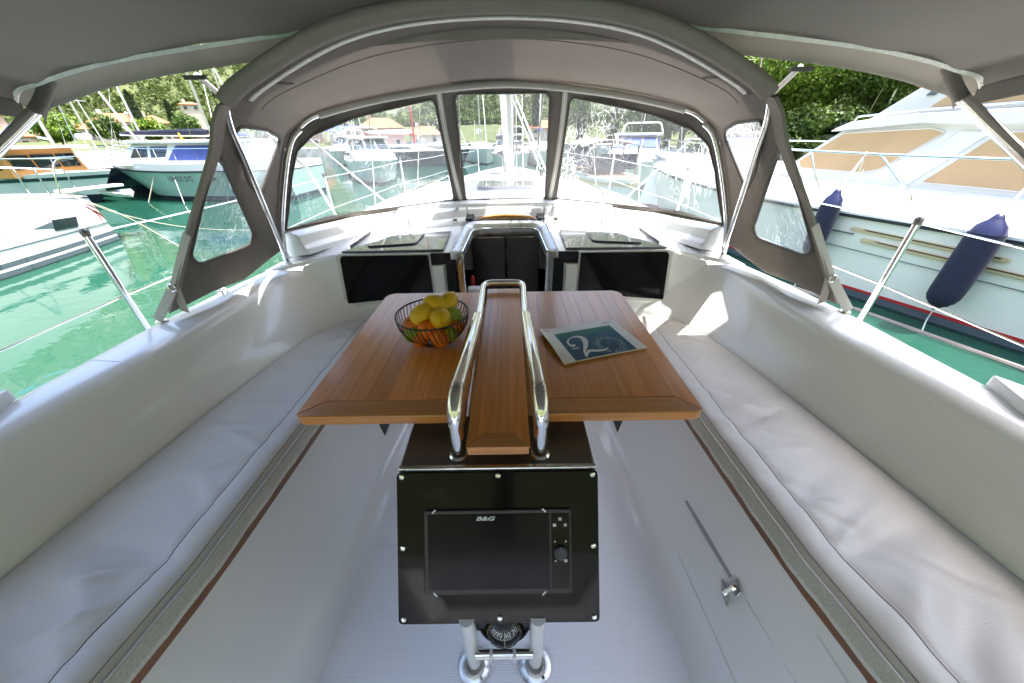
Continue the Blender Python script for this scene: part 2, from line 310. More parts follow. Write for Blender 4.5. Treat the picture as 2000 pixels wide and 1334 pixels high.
def link(name, g, m, parent=None, smooth=True, bevel=0.0, seg=2, solid=0.0, sub=0, off=0.0, fixn=True, angle=40):
    me = bpy.data.meshes.new(name); me.from_pydata(g.v, [], g.f)
    if fixn:
        import bmesh
        bm = bmesh.new(); bm.from_mesh(me); bmesh.ops.recalc_face_normals(bm, faces=bm.faces); bm.to_mesh(me); bm.free()
    me.materials.append(M[m] if isinstance(m, str) else m)
    if smooth:
        me.polygons.foreach_set('use_smooth', [True] * len(me.polygons)); me.update()
        try: me.set_sharp_from_angle(angle=R(angle))
        except Exception: pass
    o = bpy.data.objects.new(name, me); scene.collection.objects.link(o)
    if parent is not None: o.parent = parent.o if isinstance(parent, Thing) else parent
    if solid:
        md = o.modifiers.new('thickness', 'SOLIDIFY'); md.thickness = solid; md.offset = off
    if bevel:
        md = o.modifiers.new('edge', 'BEVEL'); md.width = bevel; md.segments = seg; md.limit_method = 'ANGLE'; md.angle_limit = R(35); md.harden_normals = False
    if sub:
        md = o.modifiers.new('soft', 'SUBSURF'); md.levels = sub; md.render_levels = sub
    return o
def tag(o, label, cat, group=None, kind=None):
    if label: o['label'] = label
    if cat: o['category'] = cat
    if group: o['group'] = group
    if kind: o['kind'] = kind
    return o
class Thing:
    def __init__(s, name, label, cat, loc=(0,0,0), rz=0.0, group=None):
        s.o = bpy.data.objects.new(name, None); s.o.empty_display_size = 0.1; scene.collection.objects.link(s.o)
        s.o.location = loc; s.o.rotation_euler = (0, 0, rz); tag(s.o, label, cat, group)
    def part(s, name, g, m, parent=None, label=None, **k):
        o = link(name, g, m, parent if parent is not None else s, **k)
        if label: o['label'] = label
        return o
def struct(name, g, m, **k):
    o = link(name, g, m, **k); o['kind'] = 'structure'; return o
def single(name, g, m, label, cat, group=None, loc=None, **k):
    """a thing that is one mesh; loc = its base point (vertices given in world space)"""
    if loc is not None: g.v = [(a-loc[0], b-loc[1], c-loc[2]) for a, b, c in g.v]
    o = link(name, g, m, **k)
    if loc is not None: o.location = loc
    return tag(o, label, cat, group)
def smooth_path(pts, n=8, closed=False):
    P = [Vector(p) for p in pts]; out = []; m = len(P)
    for i in range(m if closed else m - 1):
        a, b, c, d = ((P[(i-1) % m], P[i], P[(i+1) % m], P[(i+2) % m]) if closed else (P[max(i-1,0)], P[i], P[i+1], P[min(i+2,m-1)]))
        for k in range(n):
            f = k / n
            out.append(.5*((2*b)+(c-a)*f+(2*a-5*b+4*c-d)*f*f+(3*b-a-3*c+d)*f**3))
    if not closed: out.append(P[-1])
    return out
def fillet(pts, r, n=6, closed=False):
    """polyline with rounded corners"""
    P = [Vector(p) for p in pts]; m = len(P); out = []
    rs = r if isinstance(r, (list, tuple)) else [r]*m
    for i in range(m):
        if not closed and i in (0, m-1): out.append(P[i]); continue
        a = P[i-1]; b = P[i]; c = P[(i+1) % m]; d1 = a-b; d2 = c-b
        k = min(rs[i], d1.length*.49, d2.length*.49); p = b + d1.normalized()*k; q = b + d2.normalized()*k
        for j in range(n+1):
            t = j/n; out.append(p*(1-t)**2 + b*2*t*(1-t) + q*t*t)
    return out
def interp(xs, ys):
    return lambda x: float(np.interp(x, xs, ys))
def text_g(body, size, shear=0.0, align='CENTER', bold=0.0):
    """flat lettering in the XY plane"""
    cu = bpy.data.curves.new('lettering', 'FONT'); cu.body = body; cu.size = size; cu.shear = shear; cu.align_x = align; cu.align_y = 'CENTER'; cu.resolution_u = 3; cu.offset = bold
    o = bpy.data.objects.new('lettering', cu); scene.collection.objects.link(o)
    dg = bpy.context.evaluated_depsgraph_get(); me = bpy.data.meshes.new_from_object(o.evaluated_get(dg))
    g = G(); g.add([v.co for v in me.vertices], [tuple(p.vertices) for p in me.polygons])
    bpy.data.objects.remove(o); bpy.data.curves.remove(cu); bpy.data.meshes.remove(me)
    return g
def place(g, o, ex, ey, n=None, lift=0.0):
    o = Vector(o); ex = Vector(ex); ey = Vector(ey); n = n or ex.cross(ey).normalized()
    g.v = [tuple(o + ex*x + ey*y + Vector(n)*(z + lift)) for x, y, z in g.v]; return g
def inpoly(x, y, P):
    c = False; j = len(P) - 1
    for i in range(len(P)):
        xi, yi = P[i]; xj, yj = P[j]
        if (yi > y) != (yj > y) and x < (xj-xi)*(y-yi)/(yj-yi)+xi: c = not c
        j = i
    return c
def round2(P, r, n=5):
    return [(p.x, p.y) for p in fillet([(x, y, 0) for x, y in P], r, n, True)]
def region(F, outline, holes, du, dv, su=1.0):
    """triangulated part of the surface F(u,v) inside outline, outside holes (all in u,v)"""
    vs = []; es = []
    for loop in [outline] + holes:
        k = len(vs); m = len(loop); vs += [Vector((x*su, y)) for x, y in loop]; es += [(k+i, k+(i+1) % m) for i in range(m)]
    xs = [p[0] for p in outline]; ys = [p[1] for p in outline]
    x = min(xs) + du*.5
    while x < max(xs):
        y = min(ys) + dv*.5
        while y < max(ys):
            if inpoly(x, y, outline) and not any(inpoly(x, y, h) for h in holes): vs.append(Vector((x*su, y)))
            y += dv
        x += du
    r = delaunay_2d_cdt(vs, es, [], 0, 1e-5)
    g = G(); fs = []
    for f in r[2]:
        cx = sum(r[0][i].x for i in f)/len(f)/su; cy = sum(r[0][i].y for i in f)/len(f)
        if inpoly(cx, cy, outline) and not any(inpoly(cx, cy, h) for h in holes): fs.append(tuple(f))
    used = sorted({i for f in fs for i in f}); mp = {i: k for k, i in enumerate(used)}
    g.add([F(r[0][i].x/su, r[0][i].y) for i in used], [tuple(mp[i] for i in f) for f in fs])
    return g
# ================================================================== the yacht we stand on
XC = -0.035
yacht = Thing('sailing_yacht', 'white sailing yacht cockpit that the camera looks forward through', 'yacht', (XC, 0, 0))
f_bf = interp([-1.6, .2, .45, .92, 1.9], [.86, .825, .79, .77, .745])
f_bb = interp([-1.6, -.4, .4, 1.05, 1.35, 1.55, 1.68, 1.78, 1.85, 1.89], [1.30, 1.28, 1.235, 1.155, 1.11, 1.06, 1.00, .93, .86, .78])
f_bi = interp([-1.6, .6, .85, 1.05, 1.3, 1.6, 1.75, 1.83, 1.89], [1.40, 1.335, 1.325, 1.285, 1.27, 1.255, 1.235, 1.20, 1.13])
f_bo = interp([-1.6, .7, 1.25, 1.6, 2.05, 2.4], [1.46, 1.455, 1.45, 1.42, 1.345, 1.33])
f_sw = interp([-1.6, .3, .6, 1.2, 1.9], [.60, .58, .565, .53, .45])
YS = [-2.6, -1.6, -1.2, -.8, -.4, 0, .2, .4, .6, .8, 1.0, 1.15, 1.3, 1.42, 1.52, 1.6, 1.67, 1.73, 1.78, 1.82, 1.85, 1.875, 1.89]
def bez(a, b, c, n):
    return [((1-t)**2*a[0]+2*t*(1-t)*b[0]+t*t*c[0], (1-t)**2*a[1]+2*t*(1-t)*b[1]+t*t*c[1]) for t in [k/n for k in range(n+1)]]
def section(y):
    bf, bb, bi, bo, sw = f_bf(y), f_bb(y), f_bi(y), f_bo(y), f_sw(y)
    s = [(0, .85), (sw-.04, .85)] + bez((sw-.03, .85), (sw, .85), (sw+.02, .875), 4)
    s += [(bf-.025, 1.112)] + bez((bf-.02, 1.134), (bf-.005, 1.160), (bf+.02, 1.160), 4)
    s += [(bb-.07, 1.16)] + bez((bb-.06, 1.16), (bb, 1.165), (bb+.02, 1.225), 5)
    k = (bi - bb)
    s += [(bb+.02+k*.35, 1.30), (bb+.02+k*.68, 1.39)]
    s += bez((bi-.022, 1.445), (bi-.004, 1.488), (bi+.04, 1.490), 6)
    s += [(bo-.05, 1.493)] + bez((bo-.03, 1.493), (bo, 1.493), (bo+.01, 1.465), 5) + [(bo+.035, 1.36)] + bez((bo+.045, 1.29), (bo+.06, 1.245), (bo+.11, 1.24), 4) + [(1.74, 1.235)]
    return s
g = G()
for sd in (1, -1):
    g.loft([[(sd*b, y, z) for b, z in section(y)] for y in YS], closed=False)
yacht.part('cockpit_liner', g, 'gelcoat', angle=60)
# sole covering with moulded non-slip ribs
g = G()
g.slab(lambda u, v: ((2*u-1)*(f_sw(-1.55+v*3.3)-.065), -1.55+v*3.3, .856), 4, 14, (0, 0, .005))
yacht.part('sole_tread', g, 'nonslip', smooth=False)
# teak lip along each seat front
for sd in (1, -1):
    g = G(); ys = np.linspace(-1.5, 1.86, 24)
    g.loft([[(sd*(f_bf(y)+dx), y, z) for dx, z in ((-.028, 1.128), (-.004, 1.128), (-.004, 1.165), (-.028, 1.165))] for y in ys])
    yacht.part('teak_lip', g, 'teak_dark', smooth=False, bevel=.004)
# hull
def hull_half(y):
    return float(np.interp(y, [-1.8, 0, 2, 4, 5.5, 7, 8.2, 9.0, 9.55, 9.9], [1.72, 1.77, 1.80, 1.74, 1.58, 1.28, .92, .60, .30, .03]))
g = G(); rings = []
for y in np.linspace(-2.7, 9.9, 38):
    h = hull_half(y); zt = 1.235 + .16*max(0, (y-2)/8)**1.4; rk = .45*max(0, (y-7.5)/2.4)
    pr = [(0, -.45), (h*.55, -.38), (h*.86, -.1), (h*.95, .25), (h*.99, .8), (h, zt-.03), (h-.01, zt+.02), (max(h-.05, .0), zt+.02)]
    rings.append([(b, y - rk*(1 - (z+.45)/1.8), z) for b, z in pr[::-1]] + [(-b, y - rk*(1 - (z+.45)/1.8), z) for b, z in pr[1:]])
g.loft(rings, closed=False)
g.add(rings[0], [tuple(range(len(rings[0])))])
yacht.part('hull', g, 'white', angle=50)
g = G()
g.grid(lambda u, v: ((2*u-1)*max(hull_half(2.7+v*7.05)-.04, .005), 2.7+v*7.05, 1.24+.16*max(0, (2.7+v*7.05-2)/8)**1.4 + .03*(1-(2*u-1)**2)), 8, 24)
for sd in (1, -1): g.grid(lambda u, v: (sd*(1.30+u*.46), 1.86+v*.86, 1.238), 2, 4)
yacht.part('foredeck', g, 'gel_side')
# aft bulkhead of the cabin, with a gap for the companionway
bz = 1.578
def bulk(sd):
    g = G()
    out = [(.30, .86), (.78, .90), (.78, 1.10), (.90, 1.16), (1.05, 1.27), (1.12, 1.36), (1.17, 1.46), (1.16, 1.505), (1.08, 1.535), (.98, bz-.012), (.95, bz), (.30, bz)]
    g.prism([(sd*b, 1.888, z) for b, z in out], (0, .03, 0)); return g
for sd in (1, -1):
    yacht.part('bulkhead', bulk(sd), 'gelcoat', smooth=False, bevel=.012, seg=3)
# deck shelf between bulkhead, coaming and sprayhood base
def shelf(sd):
    def F(u, v):
        y = 1.90 + v*.95; b = .30 + u*(1.385-.07*v - .30)
        z = bz + .001 if b < .95 else bz - (b-.95)/.35*.075
        return (sd*b, y, z)
    return G().slab(F, 18, 6, (0, 0, .02))
for sd in (1, -1): yacht.part('deck_shelf', shelf(sd), 'gelcoat', angle=60)
# moulded step that carries the sprayhood, along its curved base
AFT = [(1.42,1.30,1.50),(1.17,1.30,1.84),(.965,1.30,2.095),(.888,1.30,2.213),(.765,1.30,2.30),(.42,1.30,2.425),(0,1.30,2.462)]
FRO = [(1.305,2.0,1.50),(1.285,2.02,1.715),(1.15,2.08,2.09),(1.07,2.14,2.20),(.94,2.2,2.268),(.53,2.3,2.350),(0,2.32,2.393)]
BAS = [(1.31,2.0,1.62),(1.30,2.05,1.66),(1.17,2.3,1.665),(1.05,2.45,1.668),(.75,2.65,1.675),(.345,2.78,1.692),(0,2.80,1.70)]
def arch(Nd, a):
    m = [(-p[0], p[1], p[2]) for p in Nd] + [p for p in Nd[::-1][1:]]
    x = min(max(a+6, 0), 12); i = min(int(x), 11); f = x - i
    A, B, Cc, D = (Vector(m[min(max(i+k, 0), 12)]) for k in (-1, 0, 1, 2))
    return .5*((2*B)+(Cc-A)*f+(2*A-5*B+4*Cc-D)*f*f+(3*B-A-3*Cc+D)*f**3)
def inward(a):
    p = arch(BAS, a); q = arch(BAS, a+.05) - arch(BAS, a-.05); n = Vector((q.y, -q.x, 0)).normalized(); return p, n
for lo, hi in ((-4.95, -2.05), (-2.0, -.92), (-.88, .88), (.92, 2.0), (2.05, 4.95)):
    rings = []
    for k in range(15):
        a = lo + (hi-lo)*k/14; p, n = inward(a); p = p.copy()
        zt = p.z + .004; side = min(1, max(0, (abs(a)-2)/1.2))
        w = .20 - .08*side; d = .045
        rr = [(p + n*(-.10)).to_tuple()[:2] + (1.50,), (p + n*(-.10)).to_tuple()[:2] + (zt-.02,), (p + n*(-.07)).to_tuple()[:2] + (zt,),
              (p + n*(w-.03)).to_tuple()[:2] + (zt-.006,), (p + n*(w-.008)).to_tuple()[:2] + (zt-.016,), (p + n*w).to_tuple()[:2] + (zt-.04,),
              (p + n*(w+.005)).to_tuple()[:2] + (zt-.065,), (p + n*(w+d*.75)).to_tuple()[:2] + (zt-.085,), (p + n*(w+d)).to_tuple()[:2] + (1.585,), (p + n*(w+d)).to_tuple()[:2] + (1.55,)]
        rings.append(rr)
    yacht.part('hood_coaming', G().loft(rings), 'gelcoat', angle=30, bevel=.004)
for x in (-.345, .345, -.76, .76):
    yy = 2.585 if abs(x) < .5 else 2.48
    yacht.part('joint_clip', G().box(x-.012, x+.012, yy-.02, yy+.02, 1.683, 1.70), 'steel', bevel=.004)
# smoked lids on the shelves, with a flush hatch each
for sd in (1, -1):
    lid = [(.345, 1.912), (.915, 1.897), (.82, 2.06), (.64, 2.27), (.36, 2.34)]
    o = yacht.part('shelf_lid', G().prism([(sd*b, y, bz+.003) for b, y in lid], (0, 0, .012)), 'smoked', smooth=False, bevel=.004)
    hp = fillet([(sd*b, y, bz+.016) for b, y in ((.52, 2.02), (.80, 1.965), (.72, 2.20), (.52, 2.26))], .04, 5, True)
    yacht.part('hatch_lid', G().prism(hp, (0, 0, .008)), 'smoked', parent=o, bevel=.002)
    yacht.part('hatch_gasket', G().tube(hp + [hp[0]], .0045, 6), 'black_soft', parent=o)
    # black panels on the bulkhead with pale rims
    pl = [(.425, 1.335), (.945, 1.285), (.92, 1.555), (.905, 1.574), (.425, 1.574)]
    rim = [(.414, 1.318), (.965, 1.262), (.942, 1.57), (.92, 1.586), (.414, 1.577)]
    o = yacht.part('panel_rim', G().prism(fillet([(sd*b, 1.884, z) for b, z in rim], .012, 3, True), (0, -.008, 0)), 'white', bevel=.003)
    yacht.part('locker_panel', G().prism([(sd*b, 1.875, z) for b, z in pl], (0, -.006, 0)), 'black_gloss', smooth=False, bevel=.002, label='black glossy locker panel beside the companionway')
    yacht.part('panel_lip', G().prism([(sd*b, 1.884, z) for b, z in ((.325, 1.52), (.413, 1.515), (.413, 1.583), (.30, 1.583), (.30, 1.545))], (0, -.012, 0)), 'black_gloss', smooth=False, bevel=.002)
    yacht.part('bulkhead_pillar', G().prism([(sd*b, 1.884, z) for b, z in ((.355, .95), (.413, .95), (.413, 1.512), (.345, 1.515))], (0, -.016, 0)), 'gel_side', smooth=False, bevel=.006)
    yacht.part('companionway_cheek', G().prism([(sd*b, 1.884, z) for b, z in ((.275, .95), (.345, .95), (.335, 1.515), (.30, 1.545), (.275, 1.545))], (0, -.014, 0)), 'black_gloss', smooth=False, bevel=.003)
# companionway: frame, dark cabin behind, door leaves, teak edge, sliding hatch
inner = [(-.245, 1.95, .9), (-.245, 1.95, 1.566), (-.222, 2.40, 1.590), (.222, 2.40, 1.590), (.245, 1.95, 1.566), (.245, 1.95, .9)]
outer = [(-.300, 1.872, .9), (-.300, 1.872, 1.590), (-.262, 2.43, 1.635), (.262, 2.43, 1.635), (.300, 1.872, 1.590), (.300, 1.872, .9)]
inn = fillet(inner, [0, .02, .08, .08, .02, 0], 4); out = fillet(outer, [0, .03, .10, .10, .03, 0], 4)
g = G()
rings = []
for p, q in zip(inn, out):
    m_ = (p + q)/2
    rings.append([p, p + Vector((0, .012, -.05)), q + Vector((0, .03, -.06)), q + Vector((0, .012, -.004)), q, m_ + Vector((0, -.010, .010))])
g.loft(rings)
fr = yacht.part('companionway_frame', g, mat('frame_aluminium', (.55, .56, .58), .28, .6, rvar=.1), angle=35)
yacht.part('frame_trim', G().tube([p + Vector((0, -.004, 0)) for p in inn], .006, 8), 'steel', parent=fr)
cab = G()
cab.add([(-.9, 1.99, .75), (.9, 1.99, .75), (.9, 3.4, .75), (-.9, 3.4, .75), (-.9, 1.99, 1.60), (.9, 1.99, 1.60), (.9, 3.4, 1.60), (-.9, 3.4, 1.60)], [(0,1,2,3), (1,2,6,5), (2,3,7,6), (3,0,4,7)])
cab.box(-.9, .9, 2.44, 3.4, 1.545, 1.56); cab.box(-.9, -.29, 1.93, 2.44, 1.54, 1.555); cab.box(.29, .9, 1.93, 2.44, 1.54, 1.555)
yacht.part('cabin_lining', cab, 'wood_dark', smooth=False)
for x0, x1 in ((-.235, -.004), (.004, .235)):
    yacht.part('cabin_door', G().prism(fillet([(x0, 2.36, .8), (x1, 2.36, .8), (x1, 2.36, 1.54), (x0, 2.36, 1.54)], .01, 3, True), (0, .02, 0)), 'wood_dark', bevel=.003)
yacht.part('teak_edge', G().box(-.262, -.246, 1.845, 1.93, .95, 1.53), 'wood_or', smooth=False, bevel=.004)
yacht.part('cushion_corner', G().ball((-.21, 2.06, 1.345), .03, 10, (.55, .5, 1.3)), 'red')
yacht.part('cabin_step', G().box(-.235, -.16, 1.97, 2.03, 1.05, 1.325), 'gel_side', bevel=.004)
yacht.part('hatch_slide', G().slab(lambda u, v: ((2*u-1)*.25, 2.455+v*.2, 1.632+.01*(1-(2*u-1)**2)), 10, 4, (0, 0, .03)), 'smoked')
hp = [(-.20, 1.643), (.215, 1.643), (.17, 1.658), (.09, 1.667), (0.01, 1.670), (-.07, 1.667), (-.15, 1.658)]
yacht.part('hatch_handle', G().prism([(x, 2.44, z) for x, z in hp], (0, .035, 0)), 'wood_or', bevel=.004, smooth=False)
for sd in (1, -1):
    yacht.part('hatch_track', G().box(sd*.25-.025, sd*.25+.025, 2.445, 2.6, 1.632, 1.648), 'black_soft', bevel=.003)
    yacht.part('pull_ring', G().rev([(.016, 0), (.016, .006), (.010, .009)], 12, (sd*.36, 2.535, 1.615), (0, -1, .3)), 'steel')
# coachroof ahead of the sprayhood
g = G(); rings = []
for y, hw, zt in ((2.62, 1.08, 1.685), (3.2, 1.05, 1.685), (4.2, .95, 1.67), (5.4, .76, 1.61), (6.3, .55, 1.52), (6.9, .36, 1.40), (7.2, .2, 1.30)):
    pr = [(hw+.10, 1.22), (hw+.03, zt-.08), (hw-.03, zt-.015), (hw-.15, zt), (hw*.4, zt+.03)]
    rings.append([(b, y, z) for b, z in pr] + [(-b, y, z) for b, z in pr[::-1]])
g.loft(rings, closed=True)
yacht.part('coachroof', g, 'gelcoat', angle=40)
for x, y in ((.0, 3.5), (0, 5.6)):
    yacht.part('deck_hatch', G().prism(fillet([(x-.26, y-.22, 1.70 - .035*(y-3.5)), (x+.26, y-.22, 1.70 - .035*(y-3.5)), (x+.26, y+.22, 1.70 - .06*(y-3.5)), (x-.26, y+.22, 1.70 - .06*(y-3.5))], .06, 4, True), (0, 0, .045)), 'smoked', bevel=.006)
# mast, boom with stowed sail, kicker, halyards and shrouds
mast_x = .03
g = G(); prof = [(.062*math.cos(a), .10*math.sin(a)) for a in [2*math.pi*k/16 for k in range(16)]]
g.loft([[(mast_x+x, 4.4+y, z) for x, y in prof] for z in (1.66, 6, 13.5)])
mast = yacht.part('mast', g, 'alu')
yacht.part('mast_collar', G().rev([(.14, 0), (.14, .03), (.10, .05), (.09, .09)], 18, (mast_x, 4.4, 1.68)), 'white', parent=mast)
for k, (x, y, z0, z1) in enumerate(((-.075, 4.36, 1.75, 9), (.085, 4.37, 1.75, 9.5), (-.02, 4.27, 1.75, 7), (.04, 4.28, 1.8, 7), (.16, 4.3, 1.7, 6))):
    yacht.part('halyard', G().tube([(mast_x+x, y, z0), (mast_x+x*.4, y, z1)], .006, 6), 'rope_w', parent=mast)
for k, (dz, sg) in enumerate(((1.95, -1), (1.98, 1), (2.1, -1), (2.05, 1))):
    yacht.part('winch_cleat', G().rev([(.032, 0), (.028, .03), (.02, .045), (.028, .07)], 12, (mast_x+sg*.065, 4.34, dz), (sg, 0, 0)), 'steel_dull', parent=mast)
boom = yacht.part('boom', G().tube([(mast_x, 4.28, 2.66), (mast_x, 2.2, 2.80), (mast_x, .9, 2.88)], .065, 12), 'alu')
bag = G(); rings = []
for y, w, h, z in ((4.2, .13, .30, 2.70), (3.9, .17, .30, 2.70), (3.2, .17, .26, 2.76), (2.0, .15, .22, 2.85), (1.0, .10, .14, 2.92)):
    rings.append([(mast_x + w*math.cos(a), y, z + h*.65*math.sin(a) + .03*math.sin(3*a)) for a in [2*math.pi*k/16 for k in range(16)]])
bag.loft(rings); yacht.part('sail_bag', bag, 'canvas_lt', parent=boom)
yacht.part('kicker', G().tube([(mast_x-.06, 3.62, 2.60), (mast_x-.02, 4.25, 1.88)], .028, 10), 'white', parent=boom)
for dx in (0, .03):
    yacht.part('mainsheet', G().tube([(mast_x-.05+dx, 3.55, 2.58), (.40+dx*1.5, 3.5, 1.69)], .009, 7), 'rope_w', parent=boom)
yacht.part('sheet_block', G().ball((.33, 3.51, 1.83), .03, 10, (.6, .8, 1.3)), 'steel_dull', parent=boom)
for sd in (-1, 1):
    yacht.part('shroud', G().tube([(sd*1.55, 4.2, 1.26), (sd*.75, 4.35, 7.2), (mast_x, 4.4, 13.2)], .005, 6), 'steel')
    yacht.part('shroud', G().tube([(sd*1.0, 4.05, 1.5), (mast_x+sd*.06, 4.4, 7.0)], .005, 6), 'steel')
    yacht.part('coachroof_rail', G().tube(fillet([(sd*.80, 3.0, 1.68), (sd*.80, 3.02, 1.74), (sd*.72, 4.9, 1.70), (sd*.72, 4.92, 1.64)], .03, 4), .013, 8), 'steel')
yacht.part('forestay', G().tube([(0, 9.6, 1.4), (mast_x, 4.5, 13.0)], .022, 8), 'rope_w')
# stanchions and lifelines
SX = 1.675
def wire(sd, z, ys):
    P = []
    for i in range(len(ys)-1):
        for k in range(6):
            t = k/6; y = ys[i]*(1-t)+ys[i+1]*t; hb = min(SX, hull_half(y)-.10); P.append((sd*hb, y, z - .012*math.sin(math.pi*t)))
    P.append((sd*min(SX, hull_half(ys[-1])-.10), ys[-1], z)); return P
for sd in (-1, 1):
    for y in (-.75, 1.41, 3.45, 5.4, 7.2, 8.6):
        hb = min(SX, hull_half(y)-.10)
        top = 1.835 + .03*max(0, y-1.4)/4
        o = yacht.part('stanchion', G().tube([(sd*hb, y, 1.24), (sd*hb, y, top)], .0125, 10), 'steel')
        yacht.part('stanchion_foot', G().rev([(.03, 0), (.03, .02), (.018, .05), (.016, .07)], 12, (sd*hb, y, 1.24)), 'steel', parent=o)
        yacht.part('stanchion_cap', G().rev([(.0150, -.022), (.0150, .0), (.008, .008)], 10, (sd*hb, y, top)), 'steel_dull', parent=o)
    for z in (1.82, 1.555):
        yacht.part('lifeline', G().tube(wire(sd, z, [-1.7, -.75, 1.41, 3.45, 5.4, 7.2, 8.6]), .0035, 6), 'steel')
for sd in (-1, 1):
    yacht.part('pushpit_rail', G().tube(fillet([(sd*1.66, .35, 1.24), (sd*1.665, .36, 1.80), (sd*1.66, -1.7, 1.82)], .08, 5), .0125, 8), 'steel')
    # block tucked on the coaming and a small fairlead
    yacht.part('coaming_block', G().prism(fillet([(sd*1.385, .66, 1.492), (sd*1.445, .80, 1.492), (sd*1.53, .62, 1.492), (sd*1.47, .34, 1.492)], .02, 4, True), (0, 0, .035)), 'gel_side', bevel=.012)
    yacht.part('hood_pivot', G().rev([(.03, 0), (.03, .008), (.014, .014), (.012, .045)], 14, (sd*1.30, 2.0, 1.50)), 'steel')
    yacht.part('pad_eye', G().rev([(.022, 0), (.020, .006), (.008, .010), (.008, .02)], 12, (sd*1.425, 1.27, 1.495)), 'steel')
yacht.part('coaming_clip', G().tube(fillet([(-1.395, 1.55, 1.493), (-1.395, 1.55, 1.512), (-1.37, 1.55, 1.512), (-1.37, 1.55, 1.493)], .008, 3), .004, 6), 'white')
yacht.part('coaming_clip', G().tube(fillet([(-1.395, 1.58, 1.493), (-1.395, 1.58, 1.512), (-1.37, 1.58, 1.512), (-1.37, 1.58, 1.493)], .008, 3), .004, 6), 'white')
# starboard locker front in the seat riser: groove, seams and latch
def riser(y, h, out=0.0):
    """point on the starboard riser, h = height above the sole 0..1"""
    sw = f_sw(y)+.02; bf = f_bf(y)-.025; n = Vector((-.80, 0, .60))
    return Vector((sw+(bf-sw)*h, y, .875+(1.112-.875)*h)) + n*out
yacht.part('finger_groove', G().tube([riser(.755, .50, -.002), riser(.62, .52, -.001), riser(.50, .54, -.002)], [.008, .011, .008], 10, flat=.5), mat('groove_shade', (.42, .43, .46), .5))
lat = yacht.part('locker_latch', G().prism(fillet([riser(.505, .45, .002), riser(.455, .43, .002), riser(.435, .36, .002), riser(.47, .38, .002)], .008, 3, True), Vector((-.8, 0, .6))*.008), 'steel', bevel=.002)
yacht.part('latch_keeper', G().prism(fillet([riser(.49, .60, .002), riser(.455, .57, .002), riser(.45, .49, .002), riser(.475, .50, .002)], .006, 3, True), Vector((-.8, 0, .6))*.007), 'steel', bevel=.002)
yacht.part('latch_pin', G().tube([riser(.468, .40, .012), riser(.472, .54, .012)], .006, 8), 'steel', parent=lat)
for a, b in ((riser(.445, .56, .0005), riser(.10, .60, .0005)), (riser(.62, .10, .0005), riser(-.1, .12, .0005)), (riser(.33, .93, .0005), riser(.05, .90, .0005))):
    yacht.part('locker_seam', G().tube([a, b], .0010, 6), mat('seam_shade', (.70, .70, .70), .5))

